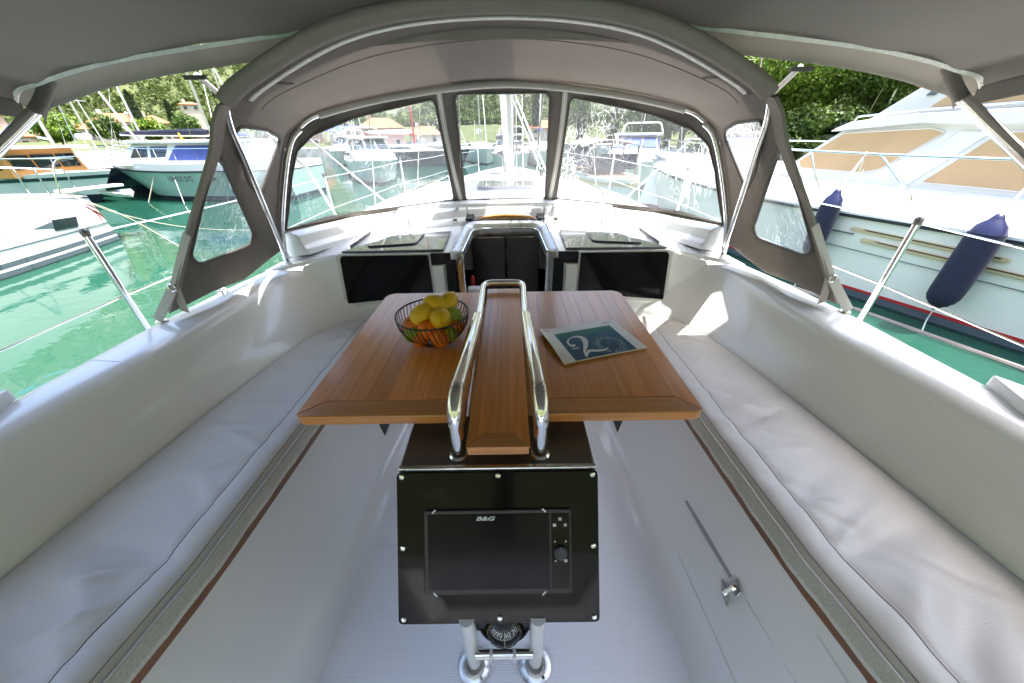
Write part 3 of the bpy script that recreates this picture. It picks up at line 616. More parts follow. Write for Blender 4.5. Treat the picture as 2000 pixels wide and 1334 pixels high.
# ================================================================== seat cushions
def cushion(sd, label):
    t = Thing('seat_cushion', label, 'cushion', (XC, 0, 0), group='long cockpit seat cushions')
    y0, y1 = -1.2, 1.80; rs = random.Random(5 + sd)
    folds = []
    for k in range(46):
        yc = rs.uniform(-.5, 1.75); folds.append((yc, rs.uniform(.03, .25), rs.uniform(-.9, .9), rs.uniform(.012, .032), rs.uniform(.07, .18), rs.uniform(.0025, .0085)*rs.choice((1, 1, -1))))
    big = [(.34, .15, .6, .05, .16, .018), (.48, .20, .2, .035, .17, -.014), (.22, .22, .9, .045, .20, .016), (.80, .06, -.3, .022, .10, .007), (.86, .07, -.2, .022, .11, -.006), (.92, .06, -.5, .02, .12, .007), (.62, .12, .5, .03, .14, -.007)]
    def disp(d, y):
        s = 0
        for yc, dc, sl, wy, wd, amp in folds + big:
            yy = y - yc - sl*(d-dc); s += amp*math.exp(-(yy/wy)**2-((d-dc)/wd)**2)
        return s
    NY, ND = 260, 46
    prof = [0, .004, .012, .026, .05] + list(np.linspace(.075, 1, ND-5))
    def top(y, d):
        bf = f_bf(y)-.012; w = f_bb(y)+.004-bf
        edge = min(1, d/.05); z = 1.186 + .036*math.sqrt(max(0, 1-(1-edge)**2)) + .005*math.sin(math.pi*min(1, d/w))
        amp = min(1, d/.05)*min(1, (w-d)/.04 + .15)
        z += disp(d, y)*amp*(.35+.65*min(1, max(0, (d-.06)/.10))) + .0018*mnoise.noise(Vector((d*9, y*9, sd)))*amp - .0030*math.exp(-((d-.088)/.006)**2)
        ed = min(1, (y1-y)/.05); z -= .03*(1-math.sqrt(max(0, 1-(1-ed)**2)))
        return (sd*(bf+d), y, z)
    vs = []
    for i in range(NY+1):
        y = y0 + (y1-y0)*i/NY; w = f_bb(y)+.004-(f_bf(y)-.012)
        ds = [p*w for p in prof]; j = min(range(len(ds)), key=lambda q: abs(ds[q]-.088)); ds[j] = .088; ds[j-1] = .081; ds[j+1] = .095
        vs += [top(y, d) for d in ds]
    n = len(prof); g = G(); g.add(vs, [(i*n+j, (i+1)*n+j, (i+1)*n+j+1, i*n+j+1) for i in range(NY) for j in range(n-1)])
    t.part('cover', g, 'vinyl_seat', angle=70)
    # front edge strips and stitching
    def strip(z0, z1, o0, o1, ns=120):
        g = G(); rings = []
        for i in range(ns+1):
            y = y0+(y1-y0)*i/ns; bf = f_bf(y)-.012; wv = .0015*math.sin(y*37+sd)+.001*math.sin(y*91)
            rings.append([(sd*(bf+o0+wv), y, z0), (sd*(bf+o0-.004+wv), y, (z0+z1)/2), (sd*(bf+o1+wv), y, z1), (sd*(bf+o1+.012), y, z1-.002), (sd*(bf+o0+.012), y, z0)])
        return g.loft(rings)
    t.part('mesh_border', strip(1.163, 1.200, -.022, -.004), 'seat_mesh')
    t.part('piping', G().tube([(sd*(f_bf(y)-.016), y, 1.2035+.001*math.sin(y*40)) for y in np.linspace(y0, y1, 140)], .0042, 7), 'seat_band')
    def seam(dd):
        return [Vector(top(y, dd)) + Vector((0, 0, .0004)) for y in np.linspace(y0, y1, 300)]
    t.part('stitch_line', G().tube(seam(.088), .0012, 5), 'thread')
    t.part('stitch_line', G().tube(seam(.017), .0009, 5), 'thread')
    return t
cushion(-1, 'long grey vinyl seat cushion on the port side, left of the table')
cushion(1, 'long grey vinyl seat cushion on the starboard side, right of the table')

for y in (.62, .98):
    P = [(-b, y + .04*(b-1.3), z+.0006) for b, z in section(y) if 1.25 < b < 1.47 and z > 1.44]
    yacht.part('moulding_joint', G().tube(P, .0012, 5), mat('joint_sealant', (.72, .73, .74), .5))
# ================================================================== sprayhood
hood = Thing('sprayhood', 'taupe canvas sprayhood with clear windows arching over the companionway', 'sprayhood', (XC, 0, 0))
def canopy(a, t):
    p = arch(AFT, a)*(1-t) + arch(FRO, a)*t
    k = 1 - min(1, abs(a)/6)
    p.z += .012*math.sin(math.pi*t)*k - .004*math.sin(3*math.pi*t + a)*k
    w = .004*mnoise.noise(Vector((a*1.3, t*5, 2.0))) * (1 if abs(a) > 2.6 else .5)
    p += Vector((w*math.copysign(1, a), 0, w*.5)); return p
def screen(a, t): return arch(BAS, a)*(1-t) + arch(FRO, a)*t
hL1 = round2([(-3.38, .24), (-3.42, .55), (-3.74, .84), (-3.95, .86), (-4.62, .66), (-4.35, .44), (-3.75, .20)], .09)
hL2 = round2([(-4.02, .03), (-4.12, .13), (-5.10, .64), (-5.28, .60), (-5.38, .15), (-5.26, .06)], .06)
mir = lambda P: [(-x, y) for x, y in P][::-1]
hR1, hR2 = mir(hL1), mir(hL2)
out = [(-5.92, 0.0), (-5.85, .30), (-5.90, .55), (-5.62, .85), (-5.5, 1.0)] + [(a, 1.0) for a in np.linspace(-5.2, 5.2, 40)] + [(5.5, 1.0), (5.62, .85), (5.90, .55), (5.85, .30), (5.92, 0)] + [(a, 0.0) for a in np.linspace(5.6, -5.6, 60)]
cv = hood.part('canopy', region(canopy, out, [hL1, hL2, hR1, hR2], .16, .055, .3), 'canvas_in', solid=.003, angle=80)
def inset(F, P, th=.0):
    return region(F, P, [], .12, .06, .3)
for P, nm, m_ in ((hL1, 'side_window', 'pane'), (hL2, 'side_window', 'pane'), (hR1, 'side_window', 'pane_r'), (hR2, 'side_window', 'pane_r')):
    o = hood.part(nm, inset(lambda a, t: canopy(a, t), P), m_, angle=80)
    rimp = [canopy(a, t) for a, t in P]; hood.part('window_binding', G().tube(rimp + [rimp[0]], .0075, 6), 'canvas', parent=o)
# windscreen with three clear panels
wC = round2([(-.50, .935), (.50, .935), (.86, .03), (-.86, .03)], .05)
wL = round2([(-.72, .925), (-1.66, .90), (-2.8, .875), (-3.7, .85), (-4.25, .78), (-4.78, .40), (-4.86, .12), (-2.87, .045), (-1.87, .04), (-1.07, .045)], .07)
wR = mir(wL)
out = [(a, -.03) for a in np.linspace(-4.99, 4.99, 50)] + [(a, 1.0) for a in np.linspace(4.99, -4.99, 50)]
hood.part('windscreen_canvas', region(screen, out, [wC, wL, wR], .12, .07, .3), 'canvas', solid=.003, angle=80)
for P, m_ in ((wC, 'pane_c'), (wL, 'pane'), (wR, 'pane_r')):
    o = hood.part('windscreen_window', region(screen, P, [], .12, .07, .3), m_, angle=80)
    rimp = [screen(a, t) for a, t in P]; hood.part('window_binding', G().tube(rimp + [rimp[0]], .006, 6), 'canvas', parent=o)
# zip tapes either side of the centre window and roll-up straps
def ribbon(F, pts, w, lift, n=14):
    g = G(); rings = []
    for k in range(n+1):
        f = k/n*(len(pts)-1); i = min(int(f), len(pts)-2); q = f-i
        a = pts[i][0]*(1-q)+pts[i+1][0]*q; t = pts[i][1]*(1-q)+pts[i+1][1]*q
        p = F(a, t); e = (F(a+.02, t)-F(a-.02, t)).normalized(); v = (F(a, t+.02)-F(a, t-.02)).normalized(); nn = e.cross(v).normalized()
        if nn.y > 0: nn = -nn
        c = p + nn*lift
        rings.append([c - e*w/2, c + e*w/2, c + e*w/2 + nn*.002, c - e*w/2 + nn*.002])
    return g.loft(rings)
for sd in (-1, 1):
    hood.part('zip_tape', ribbon(screen, [(sd*.655, .955), (sd*.97, .0)], .030, .004), 'strap')
    hood.part('zip_teeth', ribbon(screen, [(sd*.655, .95), (sd*.97, .01)], .006, .007), 'zip')
g = G().tube([(-.235, 2.345, 2.385), (-.245, 2.36, 2.33), (-.30, 2.62, 1.95)], [.012, .013, .011], 8, flat=.4); hood.part('rollup_strap', g, 'strap')
g = G().tube([(.225, 2.345, 2.385), (.23, 2.36, 2.33), (.22, 2.55, 2.05)], [.012, .013, .011], 8, flat=.4); hood.part('rollup_strap', g, 'strap')
# lower binding along the windscreen foot
hood.part('foot_binding', ribbon(screen, [(-4.98, -.01), (-4, -.015), (-2, -.015), (0, -.015), (2, -.015), (4, -.015), (4.98, -.01)], .0, .0, 2) if False else
          G().loft([[screen(a, -.04) + Vector((0, -.004, 0)), screen(a, .035) + Vector((0, -.004, .002)), screen(a, .035) + Vector((0, -.008, .002)), screen(a, -.04) + Vector((0, -.012, 0))] for a in np.linspace(-4.98, 4.98, 60)]), 'canvas_lt')
# aft pocket over the aft bow, cream zip below it
def band(a0, a1, n, prof, mt, name, **k):
    g = G(); rings = []
    for i in range(n+1):
        a = a0+(a1-a0)*i/n; p = arch(AFT, a); e = (arch(AFT, a+.03)-arch(AFT, a-.03)).normalized(); nn = Vector((0, 1, 0)).cross(e)
        nn = nn.normalized()
        if nn.z < 0: nn = -nn
        rings.append([p + Vector((0, y, 0)) + nn*h for y, h in prof])
    return hood.part(name, g.loft(rings), mt, **k)
pk = [(.030*math.cos(q)+.02, .024*math.sin(q)) for q in [2*math.pi*k/12 for k in range(12)]]
band(-2.65, 2.65, 70, pk, 'canvas_lt', 'aft_pocket', angle=70)
band(-2.45, 2.45, 70, [(.045, -.010), (.080, -.016), (.082, -.013), (.047, -.006)], 'canvas_in', 'pocket_hem')
band(-2.4, 2.4, 70, [(.085, -.018), (.103, -.019), (.103, -.014), (.085, -.013)], 'zip', 'zip_tape')
for sd in (-1, 1):
    rg = []
    for i in range(31):
        a = sd*(2.75 + 3.12*i/30); p = arch(AFT, a); w = .055 - .02*i/30
        rg.append([p + Vector((sd*.006, -.004, .0)), p + Vector((sd*.008, w, .01)), p + Vector((-sd*.006, w, .004)), p + Vector((-sd*.010, -.012, -.004))])
    hood.part('aft_binding', G().loft(rg), 'canvas_lt', angle=60)
# steel bows
def bow(Nd, a0, a1, off, r, n=60):
    return G().tube([arch(Nd, a0+(a1-a0)*i/n) + off for i in range(n+1)], r, 10)
tubeF = [Vector((sd_*1.30, 2.0, 1.55)) for sd_ in (-1,)] + [arch(FRO, a) + Vector((0.02 if a < -3 else (-.02 if a > 3 else 0), -.018, -.018)) for a in np.linspace(-5, 5, 60)] + [Vector((1.30, 2.0, 1.55))]
hood.part('forward_bow', G().tube([tubeF[i] for i in range(0, 20)], .0125, 10), 'steel')
hood.part('forward_bow', G().tube([tubeF[i] for i in range(len(tubeF)-20, len(tubeF))], .0125, 10), 'steel')
hood.part('bow_sleeve', G().tube([p + Vector((0, -.004, -.004)) for p in tubeF[18:-18]], .0165, 10), mat('pale_sleeve', (.52, .49, .44), .8, bump=.4, bscale=400))
for sd in (-1, 1):
    P = [(sd*1.30, 2.0, 1.535), (sd*1.24, 1.90, 1.64), (sd*1.02, 1.545, 2.06), (sd*.935, 1.41, 2.19), (sd*.87, 1.36, 2.26), (sd*.74, 1.35, 2.318)]
    hood.part('aft_bow', G().tube(smooth_path(P, 6), .0125, 10), 'steel')
    hood.part('bow_joint', G().rev([(.017, 0), (.019, .02), (.019, .05), (.014, .06)], 12, (sd*1.30, 2.0, 1.525), (-sd*.35, -.55, .75)), 'steel')
    # aft tie-down straps with ring
    a = Vector((sd*1.325, 1.295, 1.635)); b = Vector((sd*1.43, 1.262, 1.505))
    hood.part('tie_strap', G().bar(Vector((sd*1.155, 1.285, 1.845)), a, .026, .003, (0, 1, 0)), 'strap', label='light webbing tie-down strap at the aft corner')
    hood.part('tie_strap', G().bar(a, b, .034, .004, (0, 1, 0)), 'strap')
    hood.part('tie_strap', G().bar(a + Vector((0, .01, 0)), Vector((sd*1.37, 1.33, 1.51)), .032, .004, (0, 1, 0)), 'strap')
    hood.part('strap_ring', G().tube([a + Vector((sd*.014*math.cos(q), -.006, .016*math.sin(q))) for q in np.linspace(0, 6.4, 14)], .003, 6), 'steel')
    hood.part('stay_strap', G().tube([(sd*1.12, 2.28, 2.14), (sd*.93, 2.92, 1.66)], .006, 7), 'rope_w')
    hood.part('pocket_snap', G().tube([Vector((sd*.72, 1.44, 2.30)) + Vector((.03*math.cos(q), .025*math.sin(q), 0)) for q in np.linspace(0, 6.28, 14)], .0015, 5), 'thread')
    hood.part('pull_tab', G().box(sd*1.115-.006, sd*1.115+.006, 1.70, 1.703, 1.83, 1.87), 'zip')

# ================================================================== bimini
bim = Thing('bimini_top', 'taupe canvas bimini sunshade stretched overhead on steel poles', 'bimini', (XC, 0, 0))
BF = [(1.72, 2.262), (1.68, 2.298), (1.60, 2.316), (1.46, 2.347), (1.23, 2.383), (.83, 2.424), (.59, 2.445), (.3, 2.462), (0, 2.468)]
def bprof(u):
    """front bow height profile, u -1..1"""
    m = [(-x, z) for x, z in BF] + [(x, z) for x, z in BF[::-1][1:]]
    f = (u+1)/2*(len(m)-1); i = min(int(f), len(m)-2); q = f-i
    A, B, C_, D = (np.array(m[min(max(i+k, 0), len(m)-1)]) for k in (-1, 0, 1, 2))
    r = .5*((2*B)+(C_-A)*q+(2*A-5*B+4*C_-D)*q*q+(3*B-A-3*C_+D)*q**3); return r
def btop(u, v):
    x, z = bprof(2*u-1); y = 1.50 - v*3.4
    s = max(0, 1-abs(2*u-1)**4)
    z2 = z + .16*min(1, v*3.4/1.0)**.8*.75 + .01*math.sin(v*3.4*5.5)*s - .006*math.sin(u*60)*math.exp(-v*8)
    z2 += (.010*mnoise.noise(Vector((x*1.1, y*2.6, 4))) + .004*mnoise.noise(Vector((x*2.5+y*3, y*6, 9))))*min(1, v*6)*s
    return Vector((x*(1+.01*v), y, z2))
bim.part('canopy', G().slab(btop, 70, 50, (0, 0, -.003)), 'canvas', angle=80)
# front valance wrapped over the front bow
def val(u, v):
    x, z = bprof(2*u-1); sidek = min(1, (1-abs(2*u-1))/.12)
    return Vector((x, 1.50 + .055*math.sin(v*math.pi*.5), z - .056*v*(.75+.25*abs(2*u-1)) ))
bim.part('front_valance', G().slab(val, 70, 6, (0, .004, 0)), 'canvas_lt', angle=80)
# cream zip tape along the edge, frayed at the corners
g = G(); rings = []
for i in range(241):
    u = .022 + .956*i/240; p = val(u, 0.0); x, z = p.x, p.z; e = abs(2*u-1); w = .012 + (.022*max(0, (e-.84)/.16))
    fr = .004*max(0, (e-.80)/.2)*math.sin(i*2.3)
    rings.append([Vector((x, 1.496, z+.002)), Vector((x, 1.496, z-.004-w*.25)), Vector((x, 1.490-fr, z-.006-w*.3-fr)), Vector((x, 1.487-fr, z-.003)), Vector((x, 1.489-w*.3, z+.001))])
bim.part('zip_tape', g.loft(rings), 'zip', angle=80)
# side hems and poles
for sd in (-1, 1):
    g = G(); rings = []
    for k in range(21):
        p = btop(.5+sd*.5, k/20); rings.append([p + Vector((0, 0, .004)), p + Vector((sd*.004, 0, -.05)), p + Vector((-sd*.004, 0, -.05)), p + Vector((-sd*.01, 0, .004))])
    bim.part('side_hem', g.loft(rings), 'canvas', angle=70)
    P = [(sd*1.635, 1.485, 2.25), (sd*1.655, 1.46, 2.222), (sd*1.675, 1.25, 2.08), (sd*1.68, .80, 1.80), (sd*1.68, .10, 1.36), (sd*1.68, -.1, 1.25)]
    bim.part('pole', G().tube(smooth_path(P, 6), .0185, 12), 'steel')
    bim.part('pole_sleeve', G().tube(smooth_path([(sd*1.56, 1.512, 2.330), (sd*1.60, 1.508, 2.300), (sd*1.628, 1.492, 2.262), (sd*1.645, 1.470, 2.232)], 4), [.014]*4+[.0195]*9, 12), 'canvas')
    bim.part('front_stay', G().tube([(sd*1.09, 1.56, 2.34), (sd*1.18, 2.3, 1.98), (sd*1.60, 3.4, 1.45)], .010, 7), 'rope_w')
    bim.part('stay_patch', G().box(sd*1.09-.04, sd*1.09+.04, 1.545, 1.556, 2.325, 2.338), 'canvas')
for y in (.2, -1.2):
    bim.part('roof_bow', G().tube([btop(u, (1.5-y)/3.4) + Vector((0, 0, -.02)) for u in np.linspace(.0, 1, 50)], .0125, 8), 'steel')

hood.part('seam', G().tube([canopy(a, .36) + Vector((0, 0, -.0022)) for a in np.linspace(-2.7, 2.7, 60)], .0018, 5), 'canvas_in')
# ================================================================== cockpit table
TZ = 1.53
table = Thing('cockpit_table', 'varnished teak folding cockpit table with chrome grab rail and steel console', 'table', (XC, 0, 0))
def plank_g(poly, z0=TZ-.028, z1=TZ):
    return G().prism([(x, y, z0) for x, y in poly], (0, 0, z1-z0))
HW, Y0, Y1 = .53, .652, 1.445
for sd in (-1, 1):
    leaf = table.part('leaf', G().prism(fillet([(sd*.092, Y0+.004, TZ-.029), (sd*(HW-.004), Y0+.004, TZ-.029), (sd*(HW-.008), Y1-.004, TZ-.029), (sd*.092, Y1-.004, TZ-.029)], [.001, .025, .035, .001], 4, True), (0, 0, .022)), 'teak', smooth=False, bevel=.004)
    e = .062                         # width of the mitred end batten
    xs = np.linspace(.090, HW-.0, 9); xs[-1] = HW
    cut = lambda x: Y0 + e + (-(x-(HW-.055))*1.0 if x > HW-.055 else 0)
    for i in range(8):
        a, b = xs[i]+.0002, xs[i+1]-.0002
        if i == 7:
            poly = [(a, Y0+e+.0002), (HW-.055, Y0+e+.0002), (HW, Y0+.012), (HW, Y0+.03), (HW-.004, Y1-.04), (HW-.014, Y1-.014), (HW-.04, Y1), (a, Y1)]
        else: poly = [(a, Y0+e+.0002), (b, Y0+e+.0002), (b, Y1), (a, Y1)]
        table.part('plank', plank_g([(sd*x, y) for x, y in poly], TZ-.0105), 'teak', parent=leaf, smooth=False, bevel=.0003, seg=1)
    poly = [(.090, Y0), (HW-.02, Y0), (HW-.006, Y0+.005), (HW, Y0+.0115), (HW-.0555, Y0+e-.0002), (.090, Y0+e-.0002)]
    table.part('end_batten', plank_g([(sd*x, y) for x, y in poly], TZ-.0295, TZ+.0004), 'teak_x', parent=leaf, smooth=False, bevel=.004, seg=2)
    table.part('support_bracket', G().prism([(sd*.300, .70, TZ-.03), (sd*.352, .70, TZ-.03), (sd*.336, .70, TZ-.125)], (0, .25, 0)), 'black_soft', smooth=False, bevel=.002)
LW, L0, L1 = .0735, .537, 1.462
cl = table.part('centre_leaf', G().prism(fillet([(-LW+.003, L0+.004, TZ-.022), (LW-.003, L0+.004, TZ-.022), (LW-.003, L1, TZ-.022), (-LW+.003, L1, TZ-.022)], .012, 4, True), (0, 0, .022)), 'teak', smooth=False, bevel=.003)
xs = np.linspace(-LW, LW, 7); tri = .042
def ly(x): return L0 + .001 + tri*min(1, (LW-abs(x))/.036)
for i in range(6):
    a, b = xs[i]+.0002, xs[i+1]-.0002
    pts = [(a, ly(a)+.001)] + ([(0.0375*(1 if a > 0 else -1), ly(.0375)+.001)] if a < -.0375 < b or a < .0375 < b else []) + [(b, ly(b)+.001), (b, L1), (a, L1)]
    table.part('plank', plank_g(pts, TZ+.0005, TZ+.009), 'teak', parent=cl, smooth=False, bevel=.0003, seg=1)
table.part('end_batten', plank_g(fillet([(-LW, L0, 0), (LW, L0, 0), (.0375, L0+tri, 0), (-.0375, L0+tri, 0)], [.010, .010, .001, .001], 4, True) and
    [(p.x, p.y) for p in fillet([(-LW, L0, 0), (LW, L0, 0), (.0375, L0+tri, 0), (-.0375, L0+tri, 0)], [.006, .006, .001, .001], 4, True)], TZ-.016, TZ+.0092), 'teak_x', parent=cl, smooth=False, bevel=.003)
# pedestal under the leaf
table.part('pedestal', G().prism([(-.10, .62, 1.44), (-.10, 1.40, 1.48), (-.10, 1.34, .86), (-.10, .70, .86)], (.20, 0, 0)), 'gel_side', smooth=False, bevel=.01)
# console box: steel hood, tilted black face
e2 = Vector((0, math.sin(PITCH), math.cos(PITCH))); nf = Vector((0, -math.cos(PITCH), math.sin(PITCH)))
FC = Vector((-.005, .4465, 1.302)); FW, FH = .2405, .183
def fp(x, y, out=0.0): return FC + Vector((1, 0, 0))*x + e2*y + nf*out
ft = fp(0, FH); fb = fp(0, -FH)
g = G().prism([(-.243, ft.y, ft.z+.004), (-.243, .722, ft.z+.004), (-.243, .66, 1.16), (-.243, fb.y+.012, fb.z-.004), (-.243, fb.y+.004, fb.z)], (.476, 0, 0))
con = table.part('console_box', g, 'steel_dull', smooth=False, bevel=.006)
table.part('hood_edge', G().box(-.243, .233, ft.y-.006, ft.y+.006, ft.z+.001, ft.z+.011), 'steel', parent=con, bevel=.003)
pl_pts = [fp(x, y, .003) for x, y in round2([(-FW, -FH), (FW, -FH), (FW, FH-.004), (-FW, FH-.004)], .012, 4)]
face = table.part('console_face', G().prism(pl_pts, nf*.006), 'black_gloss', bevel=.0015)
for x in (-1, 0, 1):
    for y in (-1, 0, 1):
        if x == 0 and y == 0: continue
        xx = x*(FW-.013) + (.002 if x == 0 else 0); yy = y*(FH-.013)
        s = table.part('screw', G().rev([(.0062, 0), (.0062, .002), (.004, .0035), (.0035, .0022), (.0005, .002)], 14, fp(xx, yy, .009), nf), 'steel', parent=face)
# grab rail
for sd in (-1, 1):
    P = fillet([(sd*.102, .582, 1.462), (sd*.100, .584, 1.632), (sd*.086, 1.085, 1.592)], [0, .07, 0], 8)
    pp = table.part('grab_rail', G().tube(P, .0185, 16), 'steel', angle=60)
    table.part('rail_end', G().ball((sd*.086, 1.085, 1.592), .0184, 12), 'steel', parent=pp)
    table.part('rail_flange', G().rev([(.024, 0), (.024, .004), (.0195, .008)], 18, (sd*.102, .582, 1.463)), 'steel', parent=pp)
P = fillet([(-.084, 1.05, 1.575), (-.088, 1.455, 1.572), (.088, 1.455, 1.572), (.084, 1.05, 1.575)], [0, .05, .05, 0], 8)
table.part('grab_rail', G().tube(P, .0135, 14), 'steel', angle=60)
M['flange'] = mat('satin_steel', (.50, .50, .49), .28, 1.0, rvar=.08, vscale=30)
# lower legs with flanges and a cross bar
for b in (-.083, .088):
    lg = table.part('leg', G().tube([(b, .352, .85), (b, .352, 1.16)], .019, 16), 'white')
    table.part('foot_flange', G().rev([(.044, 0), (.044, .004), (.030, .010), (.026, .014), (.021, .02)], 24, (b, .345, .858), (0, -.12, 1)), 'flange', parent=lg)
    table.part('flange_screw', G().rev([(.005, 0), (.004, .003)], 10, (b+.02, .318, .866)), 'steel', parent=lg)
for z, r in ((.995, .010), (.975, .008)):
    table.part('cross_bar', G().tube([(-.072, .334, z), (.078, .334, z)], r, 12), 'steel')
for b in (-.03, .03):
    table.part('bar_clip', G().box(b-.004, b+.004, .322, .340, .965, 1.008), 'white', bevel=.002)

# ================================================================== chart plotter
cp = Thing('chart_plotter', 'black marine chart plotter with dark screen set in the console face', 'plotter', (XC, 0, 0))
PW, PH = .1757, .1010; pc = (.0, -.0095)
def pp_(x, y, out): return fp(pc[0]+x, pc[1]+y, out-.007)
cp.part('bezel', G().prism([pp_(x, y, .0095) for x, y in round2([(-PW, -PH), (PW, -PH), (PW, PH), (-PW, PH)], .008, 4)], nf*.012), 'black_soft', bevel=.003)
cp.part('screen', G().prism([pp_(x, y, .0205) for x, y in ((-.166, -.088), (.1225, -.088), (.1225, .091), (-.166, .091))], nf*.0022), 'black_screen', smooth=False, bevel=.001)
kp = cp.part('button_panel', G().prism([pp_(x, y, .0205) for x, y in ((.1265, -.088), (.170, -.088), (.170, .091), (.1265, .091))], nf*.0018), 'black_gloss', smooth=False, bevel=.001)
cp.part('dial', G().rev([(.0158, 0), (.0158, .006), (.012, .0085), (.004, .007), (.0005, .0065)], 28, pp_(.148, -.002, .022), nf), mat('dial_rubber', (.035, .035, .045), .45), parent=kp)
for x, y, w in ((.1475, .0775, .0034), (.1345, .063, .0036), (.160, .063, .0032), (.1345, .0245, .0026), (.160, .0245, .0026), (.1355, -.0215, .0026), (.160, -.0215, .0036), (.148, .0115, .0012), (.136, -.002, .0012), (.160, -.002, .0012), (.148, -.0145, .0012)):
    g = G()
    if w > .003:
        q = w
        g.prism([pp_(x+a*q, y+b*q, .0226) for a, b in ((-1, -1), (-.45, -1), (-.45, 1), (-1, 1))], nf*.0004)
        g.prism([pp_(x+a*q, y+b*q, .0226) for a, b in ((-.2, -1), (.3, -1), (.3, 1), (-.2, 1))], nf*.0004)
        g.prism([pp_(x+a*q, y+b*q, .0226) for a, b in ((.5, -1), (1, -1), (1, 1), (.5, 1))], nf*.0004)
    else:
        k = .0295 if w < .002 else .0226
        g.prism([pp_(x+a*w, y+b*w, k) for a, b in ((-.8, -1), (.8, -.6), (.9, .9), (0, .5))], nf*.0004)
    cp.part('button_mark', g, 'print_white', parent=kp, smooth=False)
g = text_g('B&G', .0128, .28, bold=.0004); g.v = [(x*1.75, y, z) for x, y, z in g.v]
cp.part('brand_lettering', place(g, pp_(-.030, .0805, .0232), (1, 0, 0), e2, nf), 'print_grey', smooth=False, fixn=False)
for x, y, a in ((-.151, .0985, 1), (.110, .0985, -1), (-.150, -.0985, -1), (.108, -.0985, 1)):
    g = G(); d = Vector((1, 0, 0))*.0042*1 + e2*.0042*a; t = Vector((1, 0, 0))*.0012 - e2*.0012*a
    c = pp_(x, y, .0218); g.prism([c-d-t, c+d-t, c+d+t, c-d+t], nf*.0008); cp.part('corner_notch', g, 'print_white', smooth=False)

# ================================================================== steering compass
CC = Vector((.005, .392, 1.062))
comp = Thing('steering_compass', 'black steering compass with white degree marks below the console', 'compass', (XC, 0, 0))
cd = Vector((0, -.93, .36)).normalized()
comp.part('housing', G().loft([[CC + Vector((x*s, -.005 + dy, z*s*.9)) for x, z in [(.092*math.copysign(abs(math.cos(q))**.6, math.cos(q)), .062*math.copysign(abs(math.sin(q))**.8, math.sin(q))) for q in np.linspace(0, 2*math.pi, 28)[:-1]]] for s, dy in ((.5, .075), (.92, .05), (1, .0), (.96, -.014), (.70, -.022))]), 'black_soft', angle=50)
ringp = []
u_ = cd.cross(Vector((1, 0, 0))).normalized(); w_ = Vector((1, 0, 0))
comp.part('dome_ring', G().rev([(.060, -.004), (.066, -.004), (.066, .006), (.060, .006), (.060, -.004)], 32, CC + cd*.018, cd), 'black_gloss')
def sph(az, el, r):
    """az along the card edge, el below it"""
    az, el = R(az), R(el); f = Vector((0, -1, 0)); return CC + Vector((0, -.016, 0)) + (f*math.cos(az)*math.cos(el) + Vector((1, 0, 0))*math.sin(az)*math.cos(el) + Vector((0, 0, 1))*math.sin(el))*r
card = comp.part('compass_card', G().loft([[sph(a, e, .044) for a in np.linspace(-88, 88, 30)] for e in (62, 50, 38, 26, 16)], closed=False), 'black_soft')
for k in range(-14, 15):
    a = k*6.0; lo = 17; hi = 27 if k % 2 == 0 else 22
    comp.part('degree_tick', G().add([sph(a-.9, lo, .0448), sph(a+.9, lo, .0448), sph(a+.9, hi, .0448), sph(a-.9, hi, .0448)], [(0, 1, 2, 3)]), 'print_white', parent=card, smooth=False)
for txt, a in (('90', -19), ('60', 13), ('120', -50), ('30', 44)):
    g = text_g(txt, .0165, bold=.0003); o_ = sph(a, 36, .0450); ex = (sph(a+4, 36, .045)-sph(a-4, 36, .045)).normalized(); ey = (sph(a, 40, .045)-sph(a, 32, .045)).normalized()
    comp.part('degree_number', place(g, o_, ex, ey, lift=.0006), 'print_white', parent=card, smooth=False, fixn=False)
comp.part('lubber_line', G().tube([sph(2, e, .0492) for e in range(-12, 50, 6)], .0009, 5), 'yellow_mark')
for s in (-1, 1): comp.part('lubber_line', G().tube([sph(s*62, e, .0492) for e in range(0, 56, 6)], .0011, 5), 'yellow_mark')
bowlg = G().rev([(.0005, .052), (.02, .048), (.038, .036), (.049, .018), (.052, 0), (.050, -.01)], 28, CC + Vector((0, -.016, 0)), cd)
gm, nt, b_ = nmat('compass_dome'); N = nt.nodes; tr = N.new('ShaderNodeBsdfTransparent'); gl = N.new('ShaderNodeBsdfGlossy'); gl.inputs['Roughness'].default_value = .04
fr_ = N.new('ShaderNodeFresnel'); fr_.inputs[0].default_value = 1.4; mx = N.new('ShaderNodeMixShader'); nt.links.new(fr_.outputs[0], mx.inputs[0]); nt.links.new(tr.outputs[0], mx.inputs[1]); nt.links.new(gl.outputs[0], mx.inputs[2]); nt.links.new(mx.outputs[0], N['Material Output'].inputs[0])
comp.part('dome', bowlg, gm)
comp.part('inner_bowl', G().rev([(.0005, -.030), (.03, -.026), (.046, -.012), (.0465, .0)], 24, CC + Vector((0, -.012, 0)), cd), 'black_soft')

